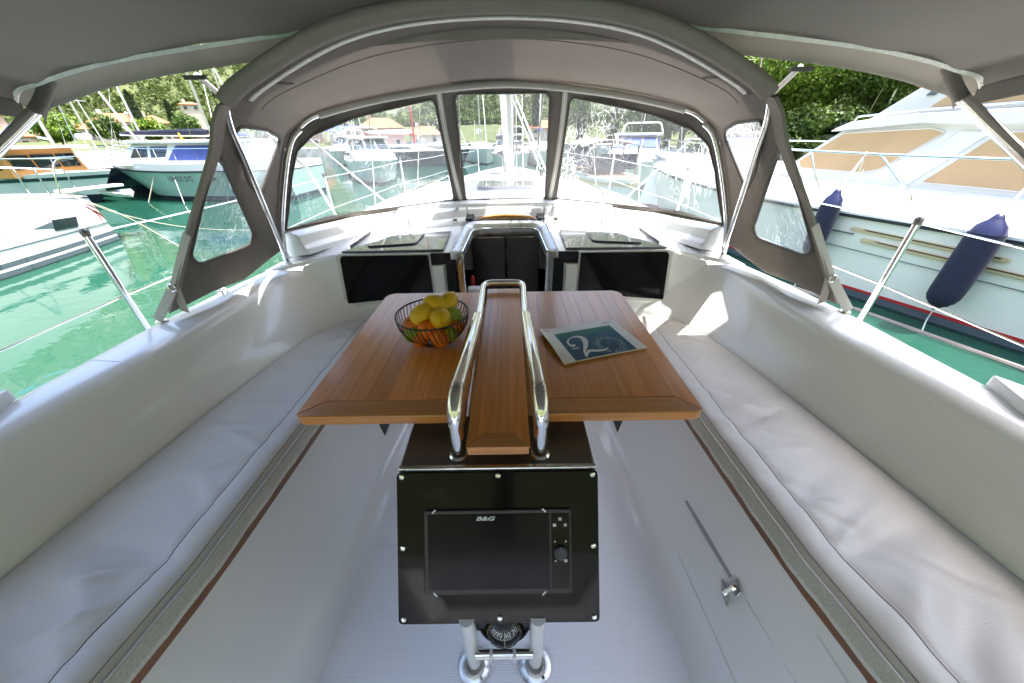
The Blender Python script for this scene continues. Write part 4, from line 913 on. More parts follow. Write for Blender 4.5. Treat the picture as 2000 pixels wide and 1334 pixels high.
# ================================================================== fruit bowl
BC = Vector((-.268 , 1.035, TZ)); RB = .121; BH = .098
bowl = Thing('fruit_bowl', 'black wire fruit bowl standing on the left leaf of the table', 'bowl', BC)
prof = lambda t: (.046 + (RB-.046)*math.sin(t*math.pi/2)**.92, .006 + BH*(1-math.cos(t*math.pi/2))**.86 if t > 0 else .006)
bowl.part('rim', G().tube([(RB*math.cos(q), RB*math.sin(q), .006+BH) for q in np.linspace(0, 2*math.pi, 49)], .0030, 8), 'black_soft')
bowl.part('base_ring', G().tube([(.046*math.cos(q), .046*math.sin(q), .004) for q in np.linspace(0, 2*math.pi, 33)], .0030, 8), 'black_soft')
bowl.part('base_plate', G().rev([(.044, .002), (.044, .004)], 24), 'black_soft')
wire0 = None
NW = 44
for k in range(NW):
    P = []
    for i in range(9):
        t = i/8; r, z = prof(t); q = -.28*t; P.append((r*math.cos(q), r*math.sin(q), z))
    if wire0 is None:
        wire0 = bowl.part('wire', G().tube(P, .0016, 5), 'black_soft')
    else:
        o = wire0.copy(); o.parent = bowl.o; o.rotation_euler = (0, 0, 2*math.pi*k/NW); scene.collection.objects.link(o)
def fruit(kind, p, r, ax, label, tilt=(0, 0, 0)):
    g = G(); rg = []
    ln = {'lemon': 1.28, 'lime': 1.15, 'orange': .94}[kind]
    for i in range(15):
        ph = math.pi*i/14; rr = math.sin(ph); h = -math.cos(ph)*ln
        if kind == 'lemon':
            tip = max(0, (abs(math.cos(ph))-.86)/.14); h += math.copysign(.14*tip, h); rr = rr**.93
        rg.append((max(rr, .02)*r, h*r))
    g.rev(rg, 20, (0, 0, 0), ax)
    g.v = [tuple(Vector(v)*(1+.025*mnoise.noise(Vector(v)*22 + Vector(p)*9))) for v in g.v]
    nm = {'lemon': 'lemon', 'lime': 'lime', 'orange': 'orange'}[kind]
    t = Thing(nm, label, nm, BC + Vector(p)); t.part('skin', g, kind)
    a = Vector(ax).normalized(); t.part('stem_scar', G().rev([(.0035, -.001), (.003, .0012), (.001, .001)], 8, a*(ln+(.13 if kind == 'lemon' else 0))*r*.985, a), 'stalk')
fruit('orange', (-.066, -.022, .068), .034, (-.2, -.5, .8), 'orange at the left side of the fruit bowl')
fruit('orange', (-.012, -.045, .063), .034, (.1, -.75, .6), 'orange in the middle front of the fruit bowl, below the lemons')
fruit('orange', (.006, .010, .062), .033, (0, 0, 1), 'orange half hidden in the centre of the fruit bowl')
fruit('orange', (.028, -.060, .040), .033, (.3, -.3, .8), 'orange low at the bottom front of the fruit bowl behind the wires')
fruit('orange', (-.036, -.062, .036), .027, (.3, -.3, .8), 'small orange lowest in the fruit bowl behind the front wires')
fruit('orange', (.080, -.010, .056), .028, (.3, .3, .8), 'reddish orange against the right wires of the fruit bowl')
fruit('lime', (-.062, -.052, .050), .027, (.8, -.2, .3), 'pale green lime behind the left front wires of the bowl')
fruit('lime', (.062, .016, .082), .034, (.8, -.4, .2), 'yellow-green lime at the right rim of the fruit bowl')
fruit('lime', (.058, -.040, .042), .027, (.8, -.2, .3), 'green lime low on the right, behind the bowl wires')
fruit('lemon', (-.034, -.008, .100), .0355, (-.62, -.45, -.55), 'leftmost yellow lemon on top of the fruit bowl')
fruit('lemon', (.030, -.022, .094), .0365, (.25, -.80, .15), 'large yellow lemon at the front of the fruit bowl')
fruit('lemon', (.010, .032, .118), .036, (-.9, .25, .25), 'yellow lemon on top at the back of the fruit bowl')
fruit('lemon', (.046, .052, .116), .0335, (.4, .7, .4), 'deep yellow lemon behind the top lemon in the bowl')

# ================================================================== brochure
cs = [Vector((.090, 1.073, TZ)), Vector((.377, 1.158, TZ)), Vector((.449, .957, TZ)), Vector((.161, .864, TZ))]
bx = ((cs[1]-cs[0])+(cs[2]-cs[3])).normalized(); by = Vector((-bx.y, bx.x, 0)); bo = cs[3]
BWd, BHt = .300, .213
br = Thing('brochure', 'white brochure with blue cover and large numeral lying on the table', 'brochure', bo)
def bp_(x, y, lift):
    curl = .010*max(0, (.06-x)/.06)**2*min(1, y/.1) + .003*math.sin(x*14)*.4
    return bx*x + by*y + Vector((0, 0, .0015+lift+curl+.002))
br.part('pages', G().slab(lambda u, v: bp_(u*BWd, v*BHt, .0035), 20, 12, (0, 0, .0045)), 'paper', angle=60)
br.part('cover', G().slab(lambda u, v: bp_(-.002+u*(BWd+.002), -.001+v*(BHt+.001), .0048), 20, 12, (0, 0, .0006)), 'paper', angle=60)
gm, nt, b_ = nmat('cover_print'); N = nt.nodes; L = nt.links
tc = N.new('ShaderNodeTexCoord'); dt = N.new('ShaderNodeVectorMath'); dt.operation = 'DOT_PRODUCT'; dt.inputs[1].default_value = by; L.new(tc.outputs['Object'], dt.inputs[0])
mr = N.new('ShaderNodeMapRange'); mr.inputs['From Min'].default_value = .0; mr.inputs['From Max'].default_value = .2; L.new(dt.outputs['Value'], mr.inputs[0])
nz = N.new('ShaderNodeTexNoise'); nz.inputs['Scale'].default_value = 14; L.new(tc.outputs['Object'], nz.inputs[0]); ad = N.new('ShaderNodeMath'); ad.operation = 'MULTIPLY_ADD'; ad.inputs[1].default_value = .35; L.new(nz.outputs['Fac'], ad.inputs[0]); L.new(mr.outputs[0], ad.inputs[2])
cr = N.new('ShaderNodeValToRGB'); e = cr.color_ramp.elements; e[0].position = .35; e[0].color = (.012, .075, .16, 1); e[1].position = 1.1; e[1].color = (.03, .22, .17, 1); q = e.new(.8); q.color = (.015, .12, .22, 1)
L.new(ad.outputs[0], cr.inputs[0]); L.new(cr.outputs[0], b_.inputs['Base Color']); b_.inputs['Roughness'].default_value = .5; b_.inputs['Specular IOR Level'].default_value = .2
br.part('cover_picture', G().slab(lambda u, v: bp_(.040+u*.222, .0005+v*.170, .0052), 16, 10, (0, 0, .0003)), gm, angle=60)
# swash numeral 2
num = [(.078, .088, .010), (.068, .080, .011), (.062, .094, .008), (.066, .114, .006), (.085, .130, .005), (.108, .132, .010), (.123, .118, .019), (.122, .094, .019), (.108, .066, .014), (.092, .042, .009), (.085, .020, .008), (.083, .008, .007)]
sp = smooth_path([(a, b, c) for a, b, c in num], 6); g = G(); rg = []
for i, p in enumerate(sp):
    t = (sp[min(i+1, len(sp)-1)] - sp[max(i-1, 0)]); t.z = 0; t.normalize(); n_ = Vector((-t.y, t.x, 0)); w = p.z*.5
    rg.append([bp_(p.x-n_.x*w, p.y-n_.y*w, .0055), bp_(p.x+n_.x*w, p.y+n_.y*w, .0055)])
g.loft(rg, closed=False)
sp = smooth_path([(.084, .014, .006), (.105, .036, .012), (.130, .030, .012), (.155, .026, .008), (.175, .034, .004)], 6); rg = []
for i, p in enumerate(sp):
    t = (sp[min(i+1, len(sp)-1)] - sp[max(i-1, 0)]); t.z = 0; t.normalize(); n_ = Vector((-t.y, t.x, 0)); w = p.z*.5
    rg.append([bp_(p.x-n_.x*w, p.y-n_.y*w, .0057), bp_(p.x+n_.x*w, p.y+n_.y*w, .0057)])
g.loft(rg, closed=False)
br.part('numeral', g, 'print_white', smooth=False)
g = G(); rs = random.Random(3)
for k in range(520):
    a = rs.uniform(0, 2*math.pi); r = rs.gauss(.043, .006) if k < 380 else rs.gauss(.047, .011); x = .192+r*math.cos(a); y = .050+r*1.02*math.sin(a)
    if not (.045 < x < .259 and .003 < y < .168): continue
    s = rs.uniform(.0005, .0013); g.add([bp_(x-s, y-s, .0055), bp_(x+s, y-s, .0055), bp_(x+s, y+s, .0055), bp_(x-s, y+s, .0055)], [(0, 1, 2, 3)])
o = br.part('dotted_ring', g, mat('spray_print', (.30, .42, .50), .4), smooth=False); o['kind'] = 'stuff'
for k, (x, y, w) in enumerate(((.060, .066, .024), (.058, .060, .026))):
    br.part('caption_line', G().add([bp_(x, y, .0056), bp_(x+w, y, .0056), bp_(x+w, y+.003, .0056), bp_(x, y+.003, .0056)], [(0, 1, 2, 3)]), 'print_white', smooth=False)
g = text_g('20yrs', .016, .2); br.part('red_lettering', place(g, bp_(.262, .193, .006), bx, by), 'ink_red', smooth=False, fixn=False)
def arcpoly(c, r, a0, a1, w, lift):
    return [bp_(c[0]+(r+w*math.sin(math.pi*i/10))*math.cos(R(a0+(a1-a0)*i/10)), c[1]+(r+w*math.sin(math.pi*i/10))*math.sin(R(a0+(a1-a0)*i/10)), lift) for i in range(11)] + \
           [bp_(c[0]+r*math.cos(R(a0+(a1-a0)*i/10)), c[1]+r*math.sin(R(a0+(a1-a0)*i/10)), lift) for i in range(10, -1, -1)]
pt = arcpoly((.020, .192), .009, -40, 170, .003, .0058); br.part('sail_logo', G().add(pt, [tuple(range(len(pt)))]), 'ink_red', smooth=False)
pt = arcpoly((.012, .190), .010, -50, 60, .003, .0058); br.part('sail_logo', G().add(pt, [tuple(range(len(pt)))]), 'ink_red', smooth=False)
g = G().add([(-900, -300, 0), (900, -300, 0), (900, 900, 0), (-900, 900, 0)], [(0, 1, 2, 3)]); struct('water', g, 'water', smooth=False)
# ================================================================== neighbouring boats
def hull_pts(L, B, fb, z, t, full=.35, flare=.12, rake=.0, sheer=.12, tuck=.86):
    """half breadth and x of hull at height z (0 waterline) and station t 0 stern..1 bow"""
    k = max(0, (t-full)/(1-full)); zt = fb*(1+sheer*k*k)
    hb = B/2*(tuck + (1-tuck)*min(1, t/full))*(1-k**2.3)
    q = max(-.3, min(1, z/fb)); hb *= (1-flare*(1-q)*(1+1.2*k)); x = t*L + rake*L*k*k*(q-1)*1.0
    return x, max(hb, .0), zt
def hull_band(L, B, fb, z0, z1, n=26, **k):
    """closed skin of the hull between two heights; heights above the sheer are clipped"""
    g = G(); rings = []
    for i in range(n+1):
        t = (i/n)**.9; P = []
        for z in (z0, (z0+z1)/2, z1):
            x, hb, zt = hull_pts(L, B, fb, z, t, **k); zz = z*zt/fb if z > fb*.5 else z
            P.append((x, hb, zz))
        rings.append(P + [(x, -y, z) for x, y, z in P[::-1]])
    g.loft(rings, closed=True); return g
def deck_g(L, B, fb, n=22, dz=-.02, inset_=.03, **k):
    g = G(); rings = []
    for i in range(n+1):
        t = (i/n)**.9; x, hb, zt = hull_pts(L, B, fb, fb, t, **k); h = max(hb-inset_, .002)
        rings.append([(x, h, zt+dz), (x, h*.5, zt+dz+.04), (x, 0, zt+dz+.05), (x, -h*.5, zt+dz+.04), (x, -h, zt+dz)])
    return g.loft(rings, closed=False)
def cabin_g(prof, half, taper=.8, n=1):
    """prof: side silhouette [(x,z)...]; half-width at foot, tapering to the roof"""
    zs = [z for _, z in prof]; z0, z1 = min(zs), max(zs)
    w = lambda z: half*(1-(1-taper)*(z-z0)/(z1-z0))
    g = G(); k = len(prof)
    return g.add([(x, w(z), z) for x, z in prof] + [(x, -w(z), z) for x, z in prof],
                 [tuple(range(k)), tuple(range(2*k-1, k-1, -1))] + [(i, i+k, (i+1) % k + k, (i+1) % k) for i in range(k)])
def side_windows(t, prof_half, wins, mt, taper, z0, z1, half, name='window'):
    w = lambda z: half*(1-(1-taper)*(z-z0)/(z1-z0))
    for P in wins:
        for s in (1, -1):
            t.part(name, G().prism([(x, s*(w(z)-.004), z) for x, z in P], (0, s*.02, 0)), mt, smooth=False)
def rail_g(t, L, B, fb, h=.55, n=6, t0=.05, t1=.97, mt='steel', **k):
    for s in (1, -1):
        P = []
        for i in range(n*3+1):
            tt = t0+(t1-t0)*i/(n*3); x, hb, zt = hull_pts(L, B, fb, fb, tt, **k); P.append((x, s*max(hb-.08, .01), zt+h))
        t.part('rail', G().tube(P, .014, 6), mt)
        for i in range(n+1):
            p = P[i*3]; t.part('rail_post', G().tube([(p[0], p[1], p[2]-h), p], .012, 6), mt)
def sailboat(label, loc, head, L=10, B=3.2, fb=1.0, hull='white', stripe='navy_hull', mast_h=12, cover='blue_canvas', mast_mat='alu', spread=2, cabin=True, group='moored sailing boats', genoa='rope_w', mx=.55, sail=True):
    t = Thing('moored_sailboat', label, 'sailboat', (*loc, 0), R(head), group)
    k = dict(full=.38, flare=.14, rake=.06)
    t.part('hull', hull_band(L, B, fb, .08, fb, **k), hull, angle=50)
    t.part('waterline_stripe', hull_band(L, B, fb, -.25, .08, **k), stripe, angle=50)
    t.part('deck', deck_g(L, B, fb, **k), 'white')
    if cabin:
        pr = [(L*.25, fb), (L*.27, fb+.42), (L*.55, fb+.40), (L*.70, fb+.05)]
        t.part('cabin', cabin_g(pr, B*.30, .8), 'white', smooth=False, bevel=.04)
        side_windows(t, None, [[(L*.30, fb+.16), (L*.56, fb+.16), (L*.53, fb+.30), (L*.31, fb+.30)]], 'glass_dark', .8, fb, fb+.42, B*.30)
    m = t.part('mast', G().tube([(L*mx, 0, fb), (L*mx, 0, fb+mast_h)], .065, 8), mast_mat)
    for i in range(spread):
        z = fb+mast_h*(.36+.28*i); t.part('spreader', G().tube([(L*mx-.1, -.75+.15*i, z), (L*mx, 0, z+.05), (L*mx-.1, .75-.15*i, z)], .022, 5), mast_mat, parent=m)
    b = t.part('boom', G().tube([(L*mx, 0, fb+1.1), ((L*.14 if sail else L*mx-.6), 0, fb+1.2)], .05, 8), mast_mat)
    g = G(); g.loft([[(L*mx-.1-(L*mx-.1-L*.15)*q, w*math.cos(a), fb+1.28+.0*q + w*.9*math.sin(a)) for a in [2*math.pi*j/10 for j in range(10)]] for q, w in ((0, .10), (.08, .2), (.5, .17), (.9, .12), (1, .05))])
    if sail: t.part('sail_cover', g, cover, parent=b)
    t.part('forestay', G().tube([(L*.985, 0, fb*1.1), (L*mx, 0, fb+mast_h*.97)], .035, 6), genoa)
    t.part('backstay', G().tube([(L*.01, 0, fb), (L*mx, 0, fb+mast_h)], .012, 5), 'steel')
    for s in (1, -1):
        t.part('shroud', G().tube([(L*mx-.15, s*B*.46, fb), (L*mx-.1, s*.75, fb+mast_h*.36), (L*mx, 0, fb+mast_h*.92)], .012, 5), 'steel')
    rail_g(t, L, B, fb, .5, 5, **k)
    return t

# ---------- white yacht close by on the left
t = Thing('moored_yacht', 'white yacht with small rectangular hull window and red sail emblem, nearest on the left', 'yacht', (-8.47, 4.86, 0), R(79.4))
def ly_side(u, z):
    k = max(0, (u+3)/6.45); return min(1.85*k**1.7, 1.848) + .08*(1-min(1, max(0, z)/1.2))*(1-min(k, 1))
def ly_z(u): return 1.34 - .36*max(0, u/3.45)**1.5
def ly_band(z0, z1, mt, name, n=30):
    g = G(); rings = []
    for i in range(n+1):
        u = -9 + 12.45*(i/n)**.75
        P = []
        for z in (z0, (z0*2+z1)/3, (z0+2*z1)/3, z1):
            zz = z if z < .3 else .3+(z-.3)*(ly_z(u)-.3)/(1.22-.3); ux = u - .16*max(0, (u-1)/2.45)**2*(zz/1.2); P.append((ux, min(ly_side(u, z), 1.84), zz))
        rings.append(P + [(x, 3.7-y, z) for x, y, z in P[::-1]])
    g.loft(rings); return t.part(name, g, mt, angle=50)
ly_band(.241, 1.22, 'white', 'hull'); ly_band(.15, .24, 'slate', 'upper_stripe'); ly_band(.105, .149, 'white', 'stripe_gap'); ly_band(.02, .104, 'slate', 'lower_stripe'); ly_band(-.3, .019, 'antifoul', 'underbody')
g = G(); rings = []
for i in range(25):
    u = -9+12.3*i/24; y = min(ly_side(u, 1.2), 1.82)+.02; rings.append([(u, y, ly_z(u)+.004), (u, y+(1.85-y)*.5, ly_z(u)+.05), (u, 1.85, ly_z(u)+.07), (u, 3.7-y-(1.85-y)*.5, ly_z(u)+.05), (u, 3.7-y, ly_z(u)+.004)])
t.part('deck', g.loft(rings, closed=False), 'white')
w = t.part('hull_window', G().prism([(u, ly_side(u, .55)-.004, z) for u, z in ((2.15, .54), (2.66, .51), (2.74, .70), (2.22, .74))], (0, -.006, 0)), 'glass_dark', smooth=False)
t.part('window_scoop', G().prism([(u, ly_side(u, .55)-.002, z) for u, z in ((1.80, .66), (2.17, .60), (2.20, .71))], (0, -.004, 0)), 'slate', smooth=False)
t.part('hull_line', G().tube([(u, ly_side(u, .42)-.002, .46-.02*u/3) for u in np.linspace(-8.5, 3.42, 40)], .012, 5), 'slate')
def swoosh(a, b, c, w):
    P = bez(a, b, c, 10); g = G(); rg = []
    for i, (u, z) in enumerate(P):
        ww = w*math.sin(math.pi*(i+.4)/11.0); rg.append([(u-ww, ly_side(u, .6)-.008, z), (u+ww, ly_side(u, .6)-.008, z)])
    return g.loft(rg, closed=False)
for a, b, c, w_ in (((2.88, .84), (3.16, .84), (3.30, .62), .022), ((2.90, .82), (3.14, .78), (3.24, .46), .020), ((3.12, .70), (3.26, .62), (3.30, .46), .022), ((3.18, .56), (3.24, .5), (3.21, .40), .010)):
    t.part('sail_emblem', swoosh(*[(q[0]+.06, q[1]+.06) for q in (a, b, c)], w_), 'red', smooth=False)
t.part('cabin', cabin_g([(-5.5, 1.25), (-5.2, 1.72), (-1.2, 1.66), (.9, 1.30)], 1.15, .8), 'white', smooth=False, bevel=.05).location = (0, 1.85, 0)
for x0, x1 in ((-4.8, -3.2), (-3.0, -1.4)):
    t.part('cabin_window', G().prism([(x0, .78, 1.42), (x1, .78, 1.42), (x1, .83, 1.58), (x0, .83, 1.58)], (0, -.02, 0)), 'glass_dark', smooth=False)
for s in (0, 1):
    P = [(u, (ly_side(u, 1.2)+.12) if s == 0 else 3.58-ly_side(u, 1.2), ly_z(u)+.55) for u in (-8, -6, -4, -2, 0, 1.5, 2.6, 3.2)]
    t.part('lifeline', G().tube(P, .007, 5), 'steel')
    for p in P: t.part('stanchion', G().tube([(p[0], p[1], p[2]-.55), p], .013, 6), 'steel')
t.part('pulpit', G().tube(smooth_path([(2.3, .75, 1.22), (2.5, .78, 1.75), (3.25, 1.5, 1.78), (3.4, 1.85, 1.78), (3.25, 2.2, 1.78), (2.5, 2.92, 1.75), (2.3, 2.95, 1.22)], 5), .014, 7), 'steel')
t.part('anchor_roller', G().box(2.9, 4.05, 1.70, 2.0, 1.14, 1.20), 'white', bevel=.02)
t.part('anchor', G().prism([(3.6, 1.85, 1.02), (4.05, 1.62, .88), (4.30, 1.85, .98), (4.05, 2.08, .88)], (-.05, 0, .09)), 'alu', smooth=False, bevel=.02)
for uu, sdz in ((-1.0, 0), (1.0, 0)):
    t.part('deck_rope', G().tube(smooth_path([(uu, .5, 1.25), (uu+.3, .8, 1.27), (uu+.6, .45, 1.26), (uu+.9, .75, 1.27)], 6), .014, 6), 'rope_y')
t.part('mooring_line', G().tube(smooth_path([(2.35, .62, 1.25), (2.9, .55, .75), (3.6, -.5, .30), (4.8, -2.0, .03)], 6), .007, 6), 'rope_y')
t.part('mooring_line', G().tube(smooth_path([(2.3, .60, 1.22), (2.55, -.1, .8), (2.7, -.9, .15)], 6), .006, 6), 'rope_y')
t.part('mast', G().tube([(-2.2, 1.85, 1.3), (-2.2, 1.85, 15)], .09, 10), 'alu')

# ---------- pale green motor cruiser with blue canvas
t = Thing('motor_cruiser', 'pale green and white motor cruiser with blue window canvas on the left', 'motorboat', (-8.3, 15.6, 0), R(177)); t.o.scale = (.86, 1, 1)
k = dict(full=.45, flare=.16, rake=.20, sheer=.10)
t.part('hull', hull_band(9.6, 3.2, 1.05, .16, 1.02, **k), 'green_hull', angle=50)
t.part('boot_stripe', hull_band(9.6, 3.2, 1.05, .05, .158, **k), 'navy_hull', angle=50); t.part('underbody', hull_band(9.6, 3.2, 1.05, -.3, .048, **k), 'antifoul', angle=50)
t.part('rubbing_strake', hull_band(9.62, 3.26, 1.05, 1.015, 1.06, **k), 'antifoul', angle=50)
t.part('bulwark', hull_band(9.5, 3.12, 1.05, 1.06, 1.30, **dict(k, flare=-.10)), 'white', angle=50)
t.part('deck', deck_g(9.4, 3.0, 1.05, dz=.20, **k), 'white')
pr = [(1.6, 1.2), (1.7, 1.95), (6.8, 1.95), (7.5, 1.45), (7.8, 1.2)]
t.part('cabin', cabin_g(pr, 1.25, .82), 'white', smooth=False, bevel=.05)
t.part('roof', G().prism(fillet([(.9, -1.35, 1.95), (7.1, -1.15, 1.95), (7.35, 0, 1.95), (7.1, 1.15, 1.95), (.9, 1.35, 1.95)], .2, 4, True), (0, 0, .10)), 'white', bevel=.03)
w = lambda z: 1.25*(1-.18*(z-1.2)/.75)
for s in (1, -1):
    t.part('window_canvas', G().prism([(x, s*(w(z)+.004), z) for x, z in ((2.2, 1.40), (5.25, 1.40), (4.75, 1.88), (2.05, 1.88))], (0, s*.02, 0)), 'blue_canvas', smooth=False)
    for P in (((5.35, 1.52), (6.0, 1.5), (5.95, 1.86), (5.15, 1.87)), ((6.15, 1.52), (6.95, 1.5), (6.65, 1.84), (6.1, 1.86)), ((1.75, 1.42), (2.1, 1.42), (1.98, 1.86), (1.78, 1.86))):
        t.part('window', G().prism([(x, s*(w(z)+.003), z) for x, z in P], (0, s*.015, 0)), 'glass_dark', smooth=False)
    for x in (2.2, 3.0):
        t.part('porthole', G().prism([(x+.11*math.cos(q), s*(1.56+.02), 1.17+.055*math.sin(q)) for q in np.linspace(0, 2*math.pi, 13)[:-1]], (0, s*.02, 0)), 'glass_dark', smooth=False)
g = text_g('150155 DG', .24, bold=.004); t.part('registration_lettering', place(g, (4.6, 1.66, .80), (-1, 0, 0), (0, 0, 1)), 'navy_hull', smooth=False, fixn=False)
t.part('registration_bar', G().box(3.0, 3.5, 1.60, 1.66, .74, .86), 'antifoul', smooth=False)
rail_g(t, 9.4, 3.0, 1.3, .48, 7, t0=.30, **k)
t.part('flag', G().prism([(5.9, -.4, 2.05), (5.95, -.4, 2.28), (5.88, -.38, 2.30), (5.80, -.4, 2.06)], (0, .02, 0)), 'lemon', smooth=False)
t.part('blue_buoy', G().ball((2.0, 1.85, .55), .26, 14, (1, .8, 1)), 'white'); t.part('buoy_band', G().ball((2.0, 1.85, .44), .245, 14, (1, .82, .8)), 'blue_canvas')
t.part('mooring_line', G().tube([(5.9, 1.2, 1.25), (6.3, 1.9, .02)], .016, 6), 'rope_y')
t.part('mooring_line', G().tube([(5.2, 1.3, 1.2), (4.2, 2.3, .02)], .010, 6), 'rope_w')

# ---------- dark blue sailing boat behind it
t = sailboat('dark navy hulled sailing boat with white deck, left behind the green cruiser', (-24.6, 18.0), -9, L=9.8, B=3.1, fb=1.02, hull='navy_hull', stripe='antifoul', mast_h=12.5, cover='white', mx=.50, sail=False)
g = text_g('ST 15 480', .22); t.part('hull_lettering', place(g, (6.9, -1.42, .70), Vector((1, .16, 0)).normalized(), (0, 0, 1)), 'print_grey', smooth=False, fixn=False)
t.part('bowsprit', G().box(8.8, 11.2, -.16, .16, .92, 1.0), 'white', bevel=.02)
t.part('bobstay', G().tube([(11.0, 0, .92), (9.5, 0, .1)], .012, 5), 'steel')
# ---------- white boat with tan wooden wheelhouse, far left
t = Thing('wheelhouse_boat', 'white boat with varnished orange wheelhouse at the far left edge', 'motorboat', (-26.0, 15.2, 0), R(-4))
k = dict(full=.4, flare=.14, rake=.1)
t.part('hull', hull_band(11, 3.2, 1.0, .30, 1.0, **k), 'white', angle=50); t.part('blue_stripe', hull_band(11.03, 3.23, 1.0, .78, .88, **k), 'navy_hull', angle=50); t.part('underbody', hull_band(11, 3.2, 1.0, -.3, .298, **k), 'navy_hull', angle=50)
t.part('deck', deck_g(11, 3.2, 1.0, **k), 'white')
t.part('wheelhouse', cabin_g([(4.6, .95), (4.7, 1.85), (8.5, 1.85), (8.7, .95)], 1.2, .92), 'wood_or', smooth=False, bevel=.03)
t.part('wheelhouse_roof', G().box(4.3, 9.1, -1.35, 1.35, 1.85, 1.93), 'white', bevel=.03)
for x0, x1 in ((7.1, 8.35), (5.3, 6.75)):
    for s in (1, -1): t.part('window', G().box(x0, x1, s*1.17-.02, s*1.17+.02, 1.22, 1.62), 'glass_dark', smooth=False)
for y0, y1 in ((-1.0, -.42), (-.34, .34), (.42, 1.0)): t.part('front_window', G().prism([(8.655, y0, 1.22), (8.655, y1, 1.22), (8.56, y1, 1.66), (8.56, y0, 1.66)], (.03, 0, .005)), 'glass_dark', smooth=False)
for s in (1, -1): t.part('wheelhouse_panel', G().box(6.82, 7.02, s*1.19-.02, s*1.19+.02, 1.0, 1.82), 'white', smooth=False)
rail_g(t, 11, 3.2, 1.0, .5, 6, t0=.4, **k)
# ---------- more boats across the basin
sailboat('sailing boat with tall twin spreader mast rising over the red roofed house', (-21.6, 23.5), 132, L=10, mast_h=13, cover='white')
sailboat('sailing boat with blue sail cover behind the green motor cruiser', (-24.0, 23.5), -3, L=9.5, fb=1.1, mast_h=11.5, cover='navy', mx=.72)
sailboat('sailing boat with mast carrying a white radar box at far left', (-25.2, 23.0), 128, L=10, mast_h=9, cover='white')
sailboat('sailing boat with rust red mast seen through the left windscreen', (-12.5, 31.0), -5, L=9.5, mast_h=11, mast_mat='red', cover='white', hull='navy_hull')
sailboat('white sailing boat left of our mast, bow towards us', (-3.5, 40), -80, L=10.5, mast_h=13, cover='white')
sailboat('white sailing boat with blue cover just right of our mast', (3.0, 38), -95, L=10.5, mast_h=12, cover='blue_canvas')
sailboat('white sailing boat behind the tarpaulin covered launch', (9.0, 34), -80, L=10, mast_h=13, cover='white')
sailboat('sailing boat with furled grey genoa beside the wooded shore', (13.5, 29), -100, L=10, mast_h=12, cover='navy', genoa='tarp')
sailboat('sailing boat moored farthest right under the trees', (18.0, 26), -70, L=9, mast_h=10, cover='white')
sailboat('white sailing boat at the quay between the orange roofs', (-18, 42), -60, L=10, mast_h=11, cover='white')
sailboat('dark green sailing boat at the quay ahead on the left', (-25, 40), -75, L=10, mast_h=12, cover='blue_canvas', hull='green_hull')
def cruiser(label, loc, head, L=8, roof='white', win='blue_canvas', canopy=None, hull='white'):
    t = Thing('cabin_cruiser', label, 'motorboat', (*loc, 0), R(head), 'moored cabin cruisers')
    k = dict(full=.42, flare=.15, rake=.14); fb = 1.0; B = L*.34
    t.part('hull', hull_band(L, B, fb, .1, fb, **k), hull, angle=50); t.part('boot_stripe', hull_band(L, B, fb, -.25, .098, **k), 'navy_hull', angle=50)
    t.part('deck', deck_g(L, B, fb, **k), 'white')
    t.part('cabin', cabin_g([(L*.22, fb), (L*.22, fb+.95), (L*.52, fb+.95), (L*.66, fb+.42), (L*.82, fb+.06)], B*.38, .8), 'white', smooth=False, bevel=.05)
    t.part('hardtop', G().box(L*.16, L*.56, -B*.36, B*.36, fb+.95, fb+1.05), roof, bevel=.04)
    zt = fb+.95; w = lambda z: B*.38*(1-.2*(z-fb)/.95)
    for s in (1, -1):
        for x0, x1 in ((.25, .36), (.38, .50)):
            t.part('window', G().prism([(L*x, s*w(z), z) for x, z in ((x0, fb+.5), (x1+.03, fb+.5), (x1, fb+.86), (x0, fb+.86))], (0, s*.015, 0)), win, smooth=False)
    for y0, y1 in ((-.30, -.11), (-.09, .09), (.11, .30)):
        a = Vector((L*.535, 0, fb+.88)); b = Vector((L*.645, 0, fb+.50))
        t.part('windscreen_pane', G().add([(a.x+.02, B*y0*.95, a.z), (a.x+.02, B*y1*.95, a.z), (b.x+.03, B*y1*1.08, b.z), (b.x+.03, B*y0*1.08, b.z)], [(0, 1, 2, 3)]), win, smooth=False, solid=.01)
    t.part('radar_arch', G().tube(fillet([(L*.2, -B*.36, fb+1.0), (L*.17, -B*.3, fb+1.5), (L*.17, B*.3, fb+1.5), (L*.2, B*.36, fb+1.0)], .2, 4), .035, 8), 'white')
    t.part('aerial', G().tube([(L*.17, 0, fb+1.5), (L*.13, 0, fb+3.0)], .015, 5), 'white')
    rail_g(t, L, B, fb, .5, 5, t0=.45, **k)
    return t
cruiser('white cabin cruiser with blue windscreen behind the right windscreen', (7.6, 22.5), -112, 8.5)
cruiser('white flybridge cruiser seen through the left windscreen by the red mast', (-9.3, 25.0), -65, 8.0, win='glass_dark')
cruiser('small white cruiser at the quay under the blue roofed shed', (-14, 37), -85, 7, win='glass_dark')
cruiser('white cruiser between the masts ahead of our bow', (.2, 30), -92, 7.5, win='glass_dark')
cruiser('white cruiser with tan hardtop moored by the wooded right shore', (13.2, 22), -120, 8, roof='tan_cover')
